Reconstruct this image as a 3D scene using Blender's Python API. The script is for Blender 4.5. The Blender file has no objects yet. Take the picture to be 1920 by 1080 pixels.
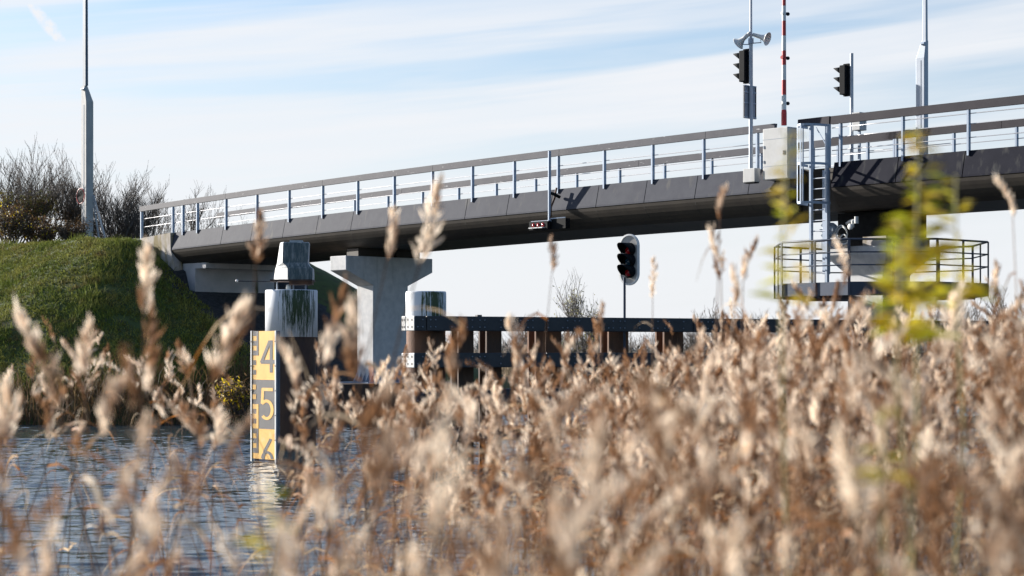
import bpy, math, random
import numpy as np
from mathutils import Vector, Matrix
R = math.radians
C = bpy.context.scene.collection
sc = bpy.context.scene

# ------------------------------------------------------------------ camera, sky, sun, exposure
F = 3733.33          # focal length in pixels of the 1920 wide photograph (70 mm lens)
H = 2.32             # eye height above the water
HZ = 655.0           # pixel row of the horizon
cd = bpy.data.cameras.new('camera'); cam = bpy.data.objects.new('camera', cd); C.objects.link(cam)
cam.location = (0, 0, H); cam.rotation_euler = (R(90), 0, 0)
cd.lens = 70; cd.sensor_width = 36; cd.shift_y = (HZ - 540) / 1920
cd.clip_start = .1; cd.clip_end = 6000
cd.dof.use_dof = True; cd.dof.focus_distance = 52; cd.dof.aperture_fstop = 2.5
sc.camera = cam
sc.view_settings.view_transform = 'Standard'; sc.view_settings.look = 'None'
sc.view_settings.exposure = 1.1; sc.view_settings.gamma = 1
sc.cycles.use_denoising = True
sc.cycles.max_bounces = 8; sc.cycles.transparent_max_bounces = 8
SUN_AZ = math.atan2(-.85, .527); SUN_EL = R(18.5)
world = bpy.data.worlds.new('World'); sc.world = world; world.use_nodes = True
nt = world.node_tree; N = nt.nodes; L = nt.links
for n in list(N): N.remove(n)
out = N.new('ShaderNodeOutputWorld'); bg = N.new('ShaderNodeBackground'); sky = N.new('ShaderNodeTexSky')
sky.sky_type = 'NISHITA'; sky.sun_disc = False; sky.sun_elevation = SUN_EL; sky.sun_rotation = SUN_AZ
sky.air_density = 1.0; sky.dust_density = 1.0; sky.ozone_density = 4.0
tc = N.new('ShaderNodeTexCoord'); sep = N.new('ShaderNodeSeparateXYZ'); L.new(tc.outputs['Generated'], sep.inputs[0])
def mth(op, a, b=None, c=None, clamp=False):
    m = N.new('ShaderNodeMath'); m.operation = op; m.use_clamp = clamp
    for i, v in enumerate((a, b, c)):
        if v is None: continue
        if isinstance(v, (int, float)): m.inputs[i].default_value = v
        else: L.new(v, m.inputs[i])
    return m.outputs[0]
# thin cirrus on a high sheet: direction divided by its height gives the position on the sheet
zc = mth('MAXIMUM', sep.outputs[2], .012)
el = mth('ARCSINE', sep.outputs[2])
az = mth('ARCTAN2', sep.outputs[0], sep.outputs[1])
def cloud(scale_a, scale_e, tilt, seed, detail, lo, hi, dist=0.0):
    cb = N.new('ShaderNodeCombineXYZ')
    L.new(mth('MULTIPLY', az, scale_a), cb.inputs[0])
    L.new(mth('MULTIPLY', mth('ADD', el, mth('MULTIPLY', az, tilt)), scale_e), cb.inputs[1])
    cb.inputs[2].default_value = seed
    nz = N.new('ShaderNodeTexNoise'); nz.inputs['Scale'].default_value = 1; nz.inputs['Detail'].default_value = detail
    nz.inputs['Roughness'].default_value = .55; nz.inputs['Distortion'].default_value = dist
    L.new(cb.outputs[0], nz.inputs['Vector'])
    mr = N.new('ShaderNodeMapRange'); mr.interpolation_type = 'SMOOTHSTEP'
    mr.inputs['From Min'].default_value = lo; mr.inputs['From Max'].default_value = hi
    L.new(nz.outputs['Fac'], mr.inputs['Value'])
    return mr.outputs[0]
c1 = cloud(2.2, 38, -.10, 3.1, 4, .37, .60, .3)
c2 = cloud(7, 100, -.09, 8.4, 5, .35, .75, .4)
c3 = cloud(1.4, 12, -.07, 5.2, 3, .34, .58)
cl = mth('MULTIPLY', mth('ADD', mth('ADD', mth('MULTIPLY', c1, .64), .09), mth('MULTIPLY', c2, .22)), mth('ADD', mth('MULTIPLY', c3, .35), .75), clamp=True)
veil = N.new('ShaderNodeMapRange'); veil.interpolation_type = 'SMOOTHSTEP'     # the thin veil thickens towards the horizon
veil.inputs['From Min'].default_value = .20; veil.inputs['From Max'].default_value = .03
veil.inputs['To Min'].default_value = 0; veil.inputs['To Max'].default_value = .93
L.new(sep.outputs[2], veil.inputs['Value'])
m1 = mth('MAXIMUM', cl, 0.0)
mask = mth('SUBTRACT', 1.0, mth('MULTIPLY', mth('SUBTRACT', 1.0, m1), mth('SUBTRACT', 1.0, veil.outputs[0])), clamp=True)
mask = mth('MULTIPLY', mask, .97)
mx = N.new('ShaderNodeMix'); mx.data_type = 'RGBA'
# an old contrail, a slanting line high on the left
ca, ce = (math.atan((70 - 960) / F), math.atan((HZ - 38) / F))
ta, te = math.atan((112 - 960) / F) - math.atan((38 - 960) / F), math.atan((HZ - 84) / F) - math.atan((HZ + 4) / F)
tl = math.hypot(ta, te); ta /= tl; te /= tl
el_ = mth('ARCTAN2', sep.outputs[2], mth('POWER', mth('ADD', mth('POWER', sep.outputs[0], 2.0), mth('POWER', sep.outputs[1], 2.0)), .5))
da, de = mth('SUBTRACT', az, ca), mth('SUBTRACT', el_, ce)
across = mth('ABSOLUTE', mth('ADD', mth('MULTIPLY', da, -te), mth('MULTIPLY', de, ta))); along = mth('ABSOLUTE', mth('ADD', mth('MULTIPLY', da, ta), mth('MULTIPLY', de, te)))
def fall(v, a, b):
    q_ = N.new('ShaderNodeMapRange'); q_.interpolation_type = 'SMOOTHSTEP'; q_.inputs['From Min'].default_value = a; q_.inputs['From Max'].default_value = b
    q_.inputs['To Min'].default_value = 1; q_.inputs['To Max'].default_value = 0; L.new(v, q_.inputs['Value']); return q_.outputs[0]
puff = cloud(160, 160, 0, 2.2, 4, .3, .7)
trail = mth('MULTIPLY', mth('MULTIPLY', fall(across, .0012, .0055), fall(along, .012, .03)), mth('ADD', mth('MULTIPLY', puff, .7), .45))
mask = mth('MAXIMUM', mask, trail)
# forward scattering: the veil glows on the sun's side of the sky and is dull opposite
dot = mth('ADD', mth('MULTIPLY', sep.outputs[0], math.sin(SUN_AZ)), mth('MULTIPLY', sep.outputs[1], math.cos(SUN_AZ)))
fs_ = N.new('ShaderNodeMapRange'); fs_.interpolation_type = 'SMOOTHSTEP'
fs_.inputs['From Min'].default_value = -.35; fs_.inputs['From Max'].default_value = .25; fs_.inputs['To Min'].default_value = .22
L.new(dot, fs_.inputs['Value'])
high = N.new('ShaderNodeMapRange'); high.interpolation_type = 'SMOOTHSTEP'
high.inputs['From Min'].default_value = .25; high.inputs['From Max'].default_value = .6; high.inputs['To Min'].default_value = 1; high.inputs['To Max'].default_value = .15
L.new(sep.outputs[2], high.inputs['Value'])
mask = mth('MULTIPLY', mask, mth('MULTIPLY', high.outputs[0], mth('ADD', .35, mth('MULTIPLY', fs_.outputs[0], .65))))
vc = N.new('ShaderNodeVectorMath'); vc.operation = 'SCALE'; vc.inputs[0].default_value = (5.2, 5.32, 5.55)
L.new(fs_.outputs[0], vc.inputs['Scale'])
L.new(vc.outputs[0], mx.inputs[7])
L.new(mask, mx.inputs[0]); L.new(sky.outputs[0], mx.inputs[6]); L.new(mx.outputs[2], bg.inputs['Color'])
bg.inputs['Strength'].default_value = .08
L.new(bg.outputs[0], out.inputs['Surface'])
sl = bpy.data.lights.new('sun', 'SUN'); sun = bpy.data.objects.new('sun', sl); C.objects.link(sun)
sl.energy = 5.0; sl.angle = R(.5); sl.color = (1, .945, .87)
sdir = Vector((math.sin(SUN_AZ) * math.cos(SUN_EL), math.cos(SUN_AZ) * math.cos(SUN_EL), math.sin(SUN_EL)))
sun.rotation_euler = (-sdir).to_track_quat('-Z', 'Y').to_euler(); sun.location = (-30, 20, 40)

# ------------------------------------------------------------------ materials
def mat(name, c, rough=.6, c2=None, scale=4.0, lo=.35, hi=.65, metal=0.0, bump=0.0, bscale=40.0, stretch=(1, 1, 1), spec=.5,
        transl=0.0, island=0.0, stain=None, coat=0.0, detail=4):
    m = bpy.data.materials.new(name); m.use_nodes = True
    t = m.node_tree; n = t.nodes; l = t.links
    b = n['Principled BSDF']; b.inputs['Roughness'].default_value = rough; b.inputs['Metallic'].default_value = metal
    b.inputs['Specular IOR Level'].default_value = spec; b.inputs['Coat Weight'].default_value = coat
    b.inputs['Base Color'].default_value = (*c, 1)
    col = None
    g = n.new('ShaderNodeNewGeometry')
    mp = n.new('ShaderNodeMapping'); mp.inputs['Scale'].default_value = stretch; l.new(g.outputs['Position'], mp.inputs['Vector'])
    def noise(s, d=4.0, rg=.6):
        z = n.new('ShaderNodeTexNoise'); z.inputs['Scale'].default_value = s; z.inputs['Detail'].default_value = d
        z.inputs['Roughness'].default_value = rg
        l.new(mp.outputs[0], z.inputs['Vector']); return z.outputs['Fac']
    def rng(v, a, b_, c_=0, d_=1):
        r = n.new('ShaderNodeMapRange'); r.inputs['From Min'].default_value = a; r.inputs['From Max'].default_value = b_
        r.inputs['To Min'].default_value = c_; r.inputs['To Max'].default_value = d_; l.new(v, r.inputs['Value']); return r.outputs[0]
    def mixc(fac, a, b_):
        x = n.new('ShaderNodeMix'); x.data_type = 'RGBA'; l.new(fac, x.inputs[0])
        for i, v in ((6, a), (7, b_)):
            if isinstance(v, tuple): x.inputs[i].default_value = (*v, 1)
            else: l.new(v, x.inputs[i])
        return x.outputs[2]
    if c2 is not None:
        col = mixc(rng(noise(scale, detail), lo, hi), c, c2)
    if stain is not None:     # stain = (colour, scale, lo, hi, stretch)
        mp2 = n.new('ShaderNodeMapping'); mp2.inputs['Scale'].default_value = stain[4]; l.new(g.outputs['Position'], mp2.inputs['Vector'])
        z = n.new('ShaderNodeTexNoise'); z.inputs['Scale'].default_value = stain[1]; z.inputs['Detail'].default_value = 5
        l.new(mp2.outputs[0], z.inputs['Vector'])
        col = mixc(rng(z.outputs['Fac'], stain[2], stain[3]), col if col is not None else c, stain[0])
    if island:
        hs = n.new('ShaderNodeHueSaturation')
        l.new(rng(g.outputs['Random Per Island'], 0, 1, 1 - island, 1 + island), hs.inputs['Value'])
        if col is None: hs.inputs['Color'].default_value = (*c, 1)
        else: l.new(col, hs.inputs['Color'])
        col = hs.outputs[0]
    if col is not None: l.new(col, b.inputs['Base Color'])
    if bump:
        bp = n.new('ShaderNodeBump'); bp.inputs['Strength'].default_value = bump; bp.inputs['Distance'].default_value = .02
        l.new(noise(bscale, 5), bp.inputs['Height']); l.new(bp.outputs[0], b.inputs['Normal'])
    if transl:
        tr = n.new('ShaderNodeBsdfTranslucent'); ms = n.new('ShaderNodeMixShader'); ms.inputs[0].default_value = transl
        if col is not None: l.new(col, tr.inputs['Color'])
        else: tr.inputs['Color'].default_value = (*c, 1)
        l.new(b.outputs[0], ms.inputs[1]); l.new(tr.outputs[0], ms.inputs[2]); l.new(ms.outputs[0], n['Material Output'].inputs['Surface'])
    return m

M = {}
M['fascia'] = mat('fascia paint', (.048, .052, .070), .65, (.062, .067, .084), 3, spec=.08, stain=((.11, .108, .105), 5, .60, .80, (1, 1, .25)), bump=.05, bscale=6)
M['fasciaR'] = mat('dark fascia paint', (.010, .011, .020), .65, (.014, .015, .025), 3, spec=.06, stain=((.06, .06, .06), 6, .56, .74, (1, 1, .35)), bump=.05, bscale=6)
M['under'] = mat('girder underside', (.035, .028, .022), .6, (.05, .04, .03), 2, stretch=(1, 1, .3), spec=.35)
M['rail'] = mat('handrail paint', (.075, .075, .09), .6, (.095, .094, .107), 2.5, spec=.12, stain=((.5, .5, .5), 5, .66, .75, (1, 1, 4)))
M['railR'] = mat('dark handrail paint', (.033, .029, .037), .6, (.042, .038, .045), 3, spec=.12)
M['post'] = mat('galvanised steel', (.30, .36, .45), .5, (.34, .40, .49), 6, metal=.25)
M['wire'] = mat('railing wire', (.5, .5, .52), .4, metal=.6)
M['joint'] = mat('joint sealant', (.02, .02, .02), .8)
M['concrete'] = mat('pale concrete', (.64, .63, .62), .8, (.52, .52, .52), 5, stain=((.34, .34, .33), 2.6, .56, .74, (1, 1, .16)), bump=.08)
M['abut'] = mat('weathered concrete', (.40, .36, .33), .85, (.5, .46, .43), 5, stain=((.22, .17, .07), 3, .42, .62, (1, 1, .3)), bump=.3)
M['abut2'] = mat('abutment wall concrete', (.5, .49, .5), .85, (.42, .42, .43), 3, stain=((.06, .07, .03), 2.6, .63, .7, (1, 1, .12)), bump=.2)
M['cap'] = mat('white pile collar', (.74, .76, .78), .6, (.66, .68, .7), 4, stain=((.035, .06, .025), 3.2, .50, .60, (2.0, 2.0, .22)), bump=.1)
def algae(name, base_c, az, green, lo=.98, hi=1.08):  # streaks masked by facing: algae on the collars, painted shade on the beacon housing
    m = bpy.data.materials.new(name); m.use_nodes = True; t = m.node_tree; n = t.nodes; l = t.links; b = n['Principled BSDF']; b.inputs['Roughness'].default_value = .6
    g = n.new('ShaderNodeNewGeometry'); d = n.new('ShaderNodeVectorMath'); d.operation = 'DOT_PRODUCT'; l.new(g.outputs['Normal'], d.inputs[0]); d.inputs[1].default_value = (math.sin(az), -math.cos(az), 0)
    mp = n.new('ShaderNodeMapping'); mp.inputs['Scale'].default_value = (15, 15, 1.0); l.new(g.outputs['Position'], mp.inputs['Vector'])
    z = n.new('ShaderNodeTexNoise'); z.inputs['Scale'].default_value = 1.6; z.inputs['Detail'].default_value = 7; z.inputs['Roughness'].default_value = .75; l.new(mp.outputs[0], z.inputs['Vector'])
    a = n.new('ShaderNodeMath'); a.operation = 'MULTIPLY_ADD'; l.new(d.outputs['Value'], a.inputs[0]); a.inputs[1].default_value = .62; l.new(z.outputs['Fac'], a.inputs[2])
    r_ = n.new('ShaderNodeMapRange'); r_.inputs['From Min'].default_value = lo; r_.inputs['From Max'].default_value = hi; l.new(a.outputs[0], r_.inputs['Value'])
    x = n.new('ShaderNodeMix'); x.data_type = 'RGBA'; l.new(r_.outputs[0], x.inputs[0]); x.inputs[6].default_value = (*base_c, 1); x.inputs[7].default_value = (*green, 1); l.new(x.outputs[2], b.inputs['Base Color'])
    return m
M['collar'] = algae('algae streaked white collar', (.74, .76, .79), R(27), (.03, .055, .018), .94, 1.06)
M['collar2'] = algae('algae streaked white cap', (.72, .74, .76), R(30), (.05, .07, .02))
M['housing'] = algae('housing with painted front shade', (.56, .57, .58), R(12), (.06, .09, .095), .60, 1.15)  # shade of the front face painted into the colour, left flank stays pale
M['capplain'] = mat('white paint weathered', (.42, .47, .50), .6, (.30, .36, .38), 6, stain=((.06, .09, .05), 2.5, .5, .72, (1, 1, .6)))
M['rust'] = mat('rusted steel pile', (.17, .08, .042), .8, (.08, .042, .027), 3, stretch=(1, 1, .4), bump=.3)
M['rustdark'] = mat('dark rusted steel', (.09, .05, .032), .8, (.045, .03, .025), 3, stretch=(1, 1, .4), bump=.3)
M['beam'] = mat('black rubbing beam', (.022, .024, .030), .55, (.04, .04, .045), 3, bump=.1)
M['endplate'] = mat('pale plastic block', (.6, .59, .57), .5, (.5, .5, .48), 8, stain=((.2, .2, .18), 5, .6, .8, (1, 1, 1)))
M['hole'] = mat('bolt hole', (.015, .015, .017), .6)
M['bolt'] = mat('bolt steel', (.22, .24, .28), .4, metal=.7)
M['yellow'] = mat('gauge yellow', (.84, .49, .10), .45, (.78, .42, .08), 5, stain=((.6, .5, .32), 6, .62, .85, (1, 1, .5)))
M['gdark'] = mat('gauge charcoal', (.028, .028, .035), .5, (.042, .042, .048), 5)
M['white'] = mat('white frame', (.78, .78, .76), .45, (.7, .7, .68), 6)
M['grey'] = mat('grey housing', (.30, .34, .40), .5, (.24, .28, .33), 4)
M['cab'] = mat('light grey cabinet', (.50, .50, .49), .5, (.44, .44, .43), 3, stain=((.34, .33, .30), 3, .55, .75, (1, 1, .2)))
M['black'] = mat('black housing', (.006, .007, .009), .75, (.010, .011, .013), 8, spec=.15)
M['visor'] = mat('visor inner', (.12, .12, .12), .6)
M['board'] = mat('signal board grey', (.45, .43, .40), .5, (.36, .35, .33), 12)
M['red'] = mat('red paint', (.50, .025, .03), .4, (.42, .02, .025), 9)
M['lensred'] = mat('red lens', (.35, .005, .01), .15, spec=.6)
M['lensblue'] = mat('dark lens', (.01, .05, .09), .15, spec=.6)
M['horn'] = mat('horn cream', (.62, .62, .60), .45)
M['lampdark'] = mat('lamp column concrete', (.50, .49, .47), .7, (.40, .40, .40), 7, stretch=(1, 1, .25), stain=((.3, .3, .3), 3, .5, .8, (1, 1, .3)))
M['lampblue'] = mat('lamp mast steel', (.10, .14, .19), .6, (.07, .10, .14), 4, metal=.1)
M['lamplite'] = mat('light lamp steel', (.42, .46, .52), .5, (.38, .42, .48), 2, metal=.2)
M['alu'] = mat('ladder aluminium', (.5, .53, .58), .4, metal=.5)
M['galvblue'] = mat('platform steel', (.03, .045, .075), .55, (.045, .06, .095), 4, metal=.2)
M['bark'] = mat('bare bark', (.085, .07, .06), .9, (.14, .115, .095), 6)
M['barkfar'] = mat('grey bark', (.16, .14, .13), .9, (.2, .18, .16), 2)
M['leafolive'] = mat('olive leaf', (.09, .10, .02), .6, (.13, .10, .02), 1.2, transl=.35, island=.4)
M['leafbrown'] = mat('withered leaf', (.11, .06, .025), .7, (.06, .04, .02), 1.2, transl=.3, island=.4)
M['leafyellow'] = mat('yellow leaf', (.60, .42, .02), .6, (.42, .34, .03), 2, transl=.4, island=.3)
M['leafpale'] = mat('pale willow leaf', (.32, .31, .10), .6, (.24, .20, .08), 2, transl=.4, island=.3)
M['soil'] = mat('grassy soil', (.05, .08, .014), .95, (.075, .095, .022), .9, stain=((.05, .03, .015), 3, .5, .8, (1, 1, 1)), bump=.5, bscale=9)
M['gravel'] = mat('dark gravel', (.05, .052, .055), .95, (.02, .02, .022), 9, bump=.8, bscale=14)
M['field'] = mat('far meadow', (.10, .09, .04), .95, (.06, .07, .025), .05)
M['blade'] = mat('grass blade', (.14, .18, .035), .8, (.27, .26, .07), .7, stain=((.20, .15, .06), 1.6, .55, .70, (1, 1, 1)), transl=.2, island=.45, spec=.1)
M['rustreed'] = mat('rusty sedge', (.115, .06, .02), .7, (.17, .12, .065), 1.2, transl=.4, island=.55)
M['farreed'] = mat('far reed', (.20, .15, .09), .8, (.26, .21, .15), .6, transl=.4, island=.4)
M['plume'] = mat('reed plume', (.90, .77, .62), .8, (.30, .16, .08), 5.0, lo=.41, hi=.56, detail=1, transl=.42, island=.3)
M['stem'] = mat('reed stem', (.34, .19, .09), .6, (.14, .06, .025), 3, lo=.4, hi=.6, transl=.1, island=.3)
M['rleaf'] = mat('dry reed leaf', (.72, .55, .36), .6, (.40, .15, .03), 2.6, lo=.42, hi=.56, detail=1, transl=.4, island=.35)
M['weedleaf'] = mat('green weed leaf', (.42, .50, .03), .5, (.66, .52, .03), 5, transl=.45, island=.25)
M['weedstem'] = mat('weed stem', (.30, .27, .10), .6, transl=.1)
M['asphalt'] = mat('asphalt', (.05, .05, .052), .9, (.07, .07, .07), 8, bump=.2)
M['roof'] = mat('hut roof', (.25, .12, .08), .8)
M['lantern'] = mat('lantern glass', (.7, .7, .65), .2)

wm = bpy.data.materials.new('river water'); wm.use_nodes = True
b = wm.node_tree.nodes['Principled BSDF']
b.inputs['Base Color'].default_value = (.03, .045, .055, 1); b.inputs['Roughness'].default_value = .07; b.inputs['IOR'].default_value = 1.333
M['water'] = wm

# ------------------------------------------------------------------ mesh tools
WL = {}
def tag(o, label=None, cat=None, group=None, kind=None):
    if label: o['label'] = label
    if cat: o['category'] = cat
    if group: o['group'] = group
    if kind: o['kind'] = kind
    return o
def thing(name, label, cat, loc, group=None):
    o = bpy.data.objects.new(name, None); C.objects.link(o); o.empty_display_size = .3
    o.location = loc; WL[o] = Vector(loc); return tag(o, label, cat, group)
class MB:
    def __init__(s): s.v = []; s.f = []; s.sm = []
    def add(s, vs, fs, smooth=False):
        k = len(s.v); s.v += [tuple(v) for v in vs]; s.f += [tuple(i + k for i in f) for f in fs]; s.sm += [smooth] * len(fs); return s
    def box(s, c, a, b_, d):    # centre, three half-axis vectors
        c, a, b_, d = map(Vector, (c, a, b_, d))
        vs = [c + a * i + b_ * j + d * k for i in (-1, 1) for j in (-1, 1) for k in (-1, 1)]
        fs = [(0, 1, 3, 2), (4, 6, 7, 5), (0, 4, 5, 1), (2, 3, 7, 6), (0, 2, 6, 4), (1, 5, 7, 3)]
        if a.cross(b_).dot(d) < 0: fs = [f[::-1] for f in fs]
        return s.add(vs, fs)
    def bar(s, p0, p1, w, h, up=(0, 0, 1)):
        p0, p1, up = Vector(p0), Vector(p1), Vector(up); ax = (p1 - p0)
        side = ax.cross(up).normalized(); u2 = side.cross(ax).normalized()
        return s.box((p0 + p1) / 2, ax / 2, side * w / 2, u2 * h / 2)
    def tube(s, p0, p1, r0, r1=None, n=10, cap=True, smooth=True):
        r1 = r0 if r1 is None else r1
        p0, p1 = Vector(p0), Vector(p1); ax = (p1 - p0).normalized()
        a = ax.orthogonal().normalized(); b_ = ax.cross(a)
        vs = []
        for p, r in ((p0, r0), (p1, r1)):
            for i in range(n):
                t = 2 * math.pi * i / n; vs.append(p + (a * math.cos(t) + b_ * math.sin(t)) * r)
        fs = [(i, (i + 1) % n, n + (i + 1) % n, n + i) for i in range(n)]
        s.add(vs, fs, smooth)
        if cap: s.add(vs, [tuple(range(n))[::-1], tuple(range(n, 2 * n))], False)
        return s
    def path(s, pts, r, n=6, closed=False):
        pts = [Vector(p) for p in pts]; m = len(pts); vs = []
        for i, p in enumerate(pts):
            if closed: t = (pts[(i + 1) % m] - pts[i - 1])
            else: t = pts[min(i + 1, m - 1)] - pts[max(i - 1, 0)]
            t.normalize(); up = Vector((0, 0, 1)) if abs(t.z) < .95 else Vector((1, 0, 0))
            a = t.cross(up).normalized(); b_ = a.cross(t)
            rr = r[i] if isinstance(r, (list, tuple)) else r
            for k in range(n):
                q = 2 * math.pi * k / n; vs.append(p + (a * math.cos(q) + b_ * math.sin(q)) * rr)
        fs = []
        for i in range(m if closed else m - 1):
            j = (i + 1) % m
            for k in range(n): fs.append((i * n + k, i * n + (k + 1) % n, j * n + (k + 1) % n, j * n + k))
        if not closed: fs += [tuple(range(n))[::-1], tuple(range((m - 1) * n, m * n))]
        return s.add(vs, fs, True)
    def prism(s, poly, ext):
        ext = Vector(ext); n = len(poly); p = [Vector(q) for q in poly]
        return s.add(p + [q + ext for q in p], [tuple(range(n))[::-1], tuple(range(n, 2 * n))] + [(i, (i + 1) % n, n + (i + 1) % n, n + i) for i in range(n)])
    def loft(s, rings, cap=True, smooth=False):
        n = len(rings[0]); vs = [v for r in rings for v in r]; fs = []
        for i in range(len(rings) - 1):
            for k in range(n): fs.append((i * n + k, i * n + (k + 1) % n, (i + 1) * n + (k + 1) % n, (i + 1) * n + k))
        s.add(vs, fs, smooth)
        if cap: s.add(vs, [tuple(range(n))[::-1], tuple(range(len(vs) - n, len(vs)))])
        return s
    def lathe(s, prof, c, n=32, ax=(0, 0, 1)):
        ax = Vector(ax).normalized(); a = ax.orthogonal().normalized(); b_ = ax.cross(a); c = Vector(c); vs = []
        for r, z in prof:
            for k in range(n):
                q = 2 * math.pi * k / n; vs.append(c + ax * z + (a * math.cos(q) + b_ * math.sin(q)) * r)
        fs = [(i * n + k, i * n + (k + 1) % n, (i + 1) * n + (k + 1) % n, (i + 1) * n + k) for i in range(len(prof) - 1) for k in range(n)]
        return s.add(vs, fs, True)
    def build(s, name, m, parent=None, fix=True, bevel=0):
        me = bpy.data.meshes.new(name)
        if parent is not None: o0 = WL[parent]
        else:
            a = np.array(s.v); o0 = Vector(((a[:, 0].min() + a[:, 0].max()) / 2, (a[:, 1].min() + a[:, 1].max()) / 2, a[:, 2].min()))
        me.from_pydata([(v[0] - o0[0], v[1] - o0[1], v[2] - o0[2]) for v in s.v], [], s.f)
        me.polygons.foreach_set('use_smooth', s.sm)
        me.materials.append(m if not isinstance(m, str) else M[m])
        if fix:
            import bmesh
            bm = bmesh.new(); bm.from_mesh(me); bmesh.ops.recalc_face_normals(bm, faces=bm.faces); bm.to_mesh(me); bm.free()
        me.update()
        o = bpy.data.objects.new(name, me); C.objects.link(o); WL[o] = Vector(o0)
        if parent is not None: o.parent = parent
        else: o.location = o0
        if bevel:
            bv = o.modifiers.new('bevel', 'BEVEL'); bv.width = bevel; bv.segments = 2; bv.limit_method = 'ANGLE'
        return o
def npmesh(name, V, Q, m, parent=None, midx=None, smooth=False, o0=None):
    """V (n,3), Q (m,4) quads; m a list of materials"""
    me = bpy.data.meshes.new(name)
    o0 = WL[parent] if parent is not None else Vector(o0 if o0 is not None else (0, 0, 0))
    V = np.asarray(V, dtype=np.float32) - np.array(o0, dtype=np.float32); Q = np.asarray(Q, dtype=np.int32)
    k = Q.shape[1]
    me.vertices.add(len(V)); me.vertices.foreach_set('co', V.ravel())
    me.loops.add(Q.size); me.loops.foreach_set('vertex_index', Q.ravel())
    me.polygons.add(len(Q)); me.polygons.foreach_set('loop_start', np.arange(0, Q.size, k, dtype=np.int32))
    me.polygons.foreach_set('use_smooth', np.full(len(Q), smooth))
    for x in m: me.materials.append(M[x])
    if midx is not None: me.polygons.foreach_set('material_index', np.asarray(midx, dtype=np.int32))
    me.update(calc_edges=True); me.validate()
    o = bpy.data.objects.new(name, me); C.objects.link(o); WL[o] = Vector(o0)
    if parent is not None: o.parent = parent
    else: o.location = o0
    return o
def px(x, y, Y): return Vector(((x - 960) * Y / F, Y, H + (HZ - y) * Y / F))
Z = Vector((0, 0, 1))

# ------------------------------------------------------------------ the bridge line (u along it, v outwards towards the near side)
O0 = np.array([-11.1708, 70.5413]); bd = np.array([.672093, -.740467]); nd = np.array([-.740467, -.672093])
B = Vector((bd[0], bd[1], 0)); NN = Vector((nd[0], nd[1], 0))
def P(u, v, z): return Vector((O0[0] + bd[0] * u + nd[0] * v, O0[1] + bd[1] * u + nd[1] * v, z))
def u_of(x, v):
    Px, Py = O0 + nd * v; t = (x - 960) / F
    return (t * Py - Px) / (bd[0] - t * bd[1])
def Yof(u, v): return float(O0[1] + bd[1] * u + nd[1] * v)
_c = np.polyfit([-1.5, 1.69, 5.42, 7.29, 10.78, 14.86, 20.33, 24.09, 28.55, 32.54, 34.06], [4.18, 4.28, 4.36, 4.41, 4.45, 4.52, 4.575, 4.62, 4.65, 4.645, 4.635], 2)
def zt(u):
    u = max(-40, min(60, u)); return float(np.polyval(_c, u)) + H if u > -3 else float(np.polyval(_c, -3)) + H + (u + 3) * .035
def zpx(y, u, v): return H + (HZ - y) * Yof(u, v) / F      # height of a point on the bridge seen at row y

# ------------------------------------------------------------------ ground, river
UE, VN, VF = -3.6, 1.0, -5.8
def noise2(x, y, seed=0):
    r = np.random.RandomState(seed); s = np.zeros_like(x)
    for k in range(14):
        a = r.rand() * 6.283; w = 2 ** (r.rand() * 3.2 - .6); s += np.sin(x * w * math.cos(a) + y * w * math.sin(a) + r.rand() * 6.28) / w ** .8
    return s / 4
def ground(x, y):
    x = np.asarray(x, float); y = np.asarray(y, float)
    du, dv = x - O0[0], y - O0[1]; u = du * bd[0] + dv * bd[1]; v = du * nd[0] + dv * nd[1]
    plate = 6.34 + np.clip(-3.6 - u, 0, 60) * .018
    dx = np.maximum(u - UE, 0); dy = np.maximum(np.maximum(v - VN, VF - v), 0)
    d = np.hypot(dx, dy)
    m = plate - np.where(d < .8, d * d / 1.6 / 1.7, (d - .4) / 1.7) + noise2(x, y, 3) * .12 + noise2(x * 3.1, y * 3.1, 4) * .05
    m = np.where((u > -1) & (v < .3) & (v > -4), np.minimum(m, 4.4 - np.maximum(u + .4, 0) / 1.7), m)
    base = np.full_like(x, -1.3)
    base = np.where(y > 96 + .25 * np.abs(x) * (x < 0), np.clip((y - 96 - .25 * np.abs(x) * (x < 0)) * .25 - .9, -1.3, .55), base)
    base = np.where(y < 2.5, np.clip((2.5 - y) * .4 - .8, -1.3, .6), base)
    return np.maximum(m, base)
def grid(xs, ys):
    X, Y = np.meshgrid(xs, ys); nx, ny = len(xs), len(ys)
    i = np.arange(nx * ny).reshape(ny, nx)
    Q = np.stack([i[:-1, :-1], i[:-1, 1:], i[1:, 1:], i[1:, :-1]], -1).reshape(-1, 4)
    return X, Y, Q
xs = np.concatenate([[-3000, -1200, -500, -200, -100, -60, -45], np.arange(-38, 12, .4), np.arange(12, 60, 3), [80, 120, 250, 600, 1500, 3000]])
ys = np.concatenate([[-500, -60, -10], np.arange(-4, 8, 2), [20, 35, 45], np.arange(52, 112, .4), [115, 120, 130, 150, 200, 300, 500, 900, 1800, 4500]])
X, Y, Q = grid(xs, ys); G = ground(X, Y)
V = np.stack([X, Y, G], -1).reshape(-1, 3)
cen = V[Q].mean(1); du, dv = cen[:, 0] - O0[0], cen[:, 1] - O0[1]; uu = du * bd[0] + dv * bd[1]; vv = du * nd[0] + dv * nd[1]
mi = np.where(cen[:, 1] > 113, 2, 0); mi = np.where((uu > -1.4) & (vv < .9) & (vv > -5) & (cen[:, 1] < 100), 1, mi)
tag(npmesh('ground', V, Q, ['soil', 'gravel', 'field'], midx=mi, smooth=True), kind='structure')
xs = np.concatenate([[-3000, -300, -60], np.arange(-24, 24, .11), [60, 300, 3000]])
ys = [-40., 0, 14]; y = 19.0
while y < 82: ys.append(y); y += .045 + max(0, y - 40) * .0022
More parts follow.
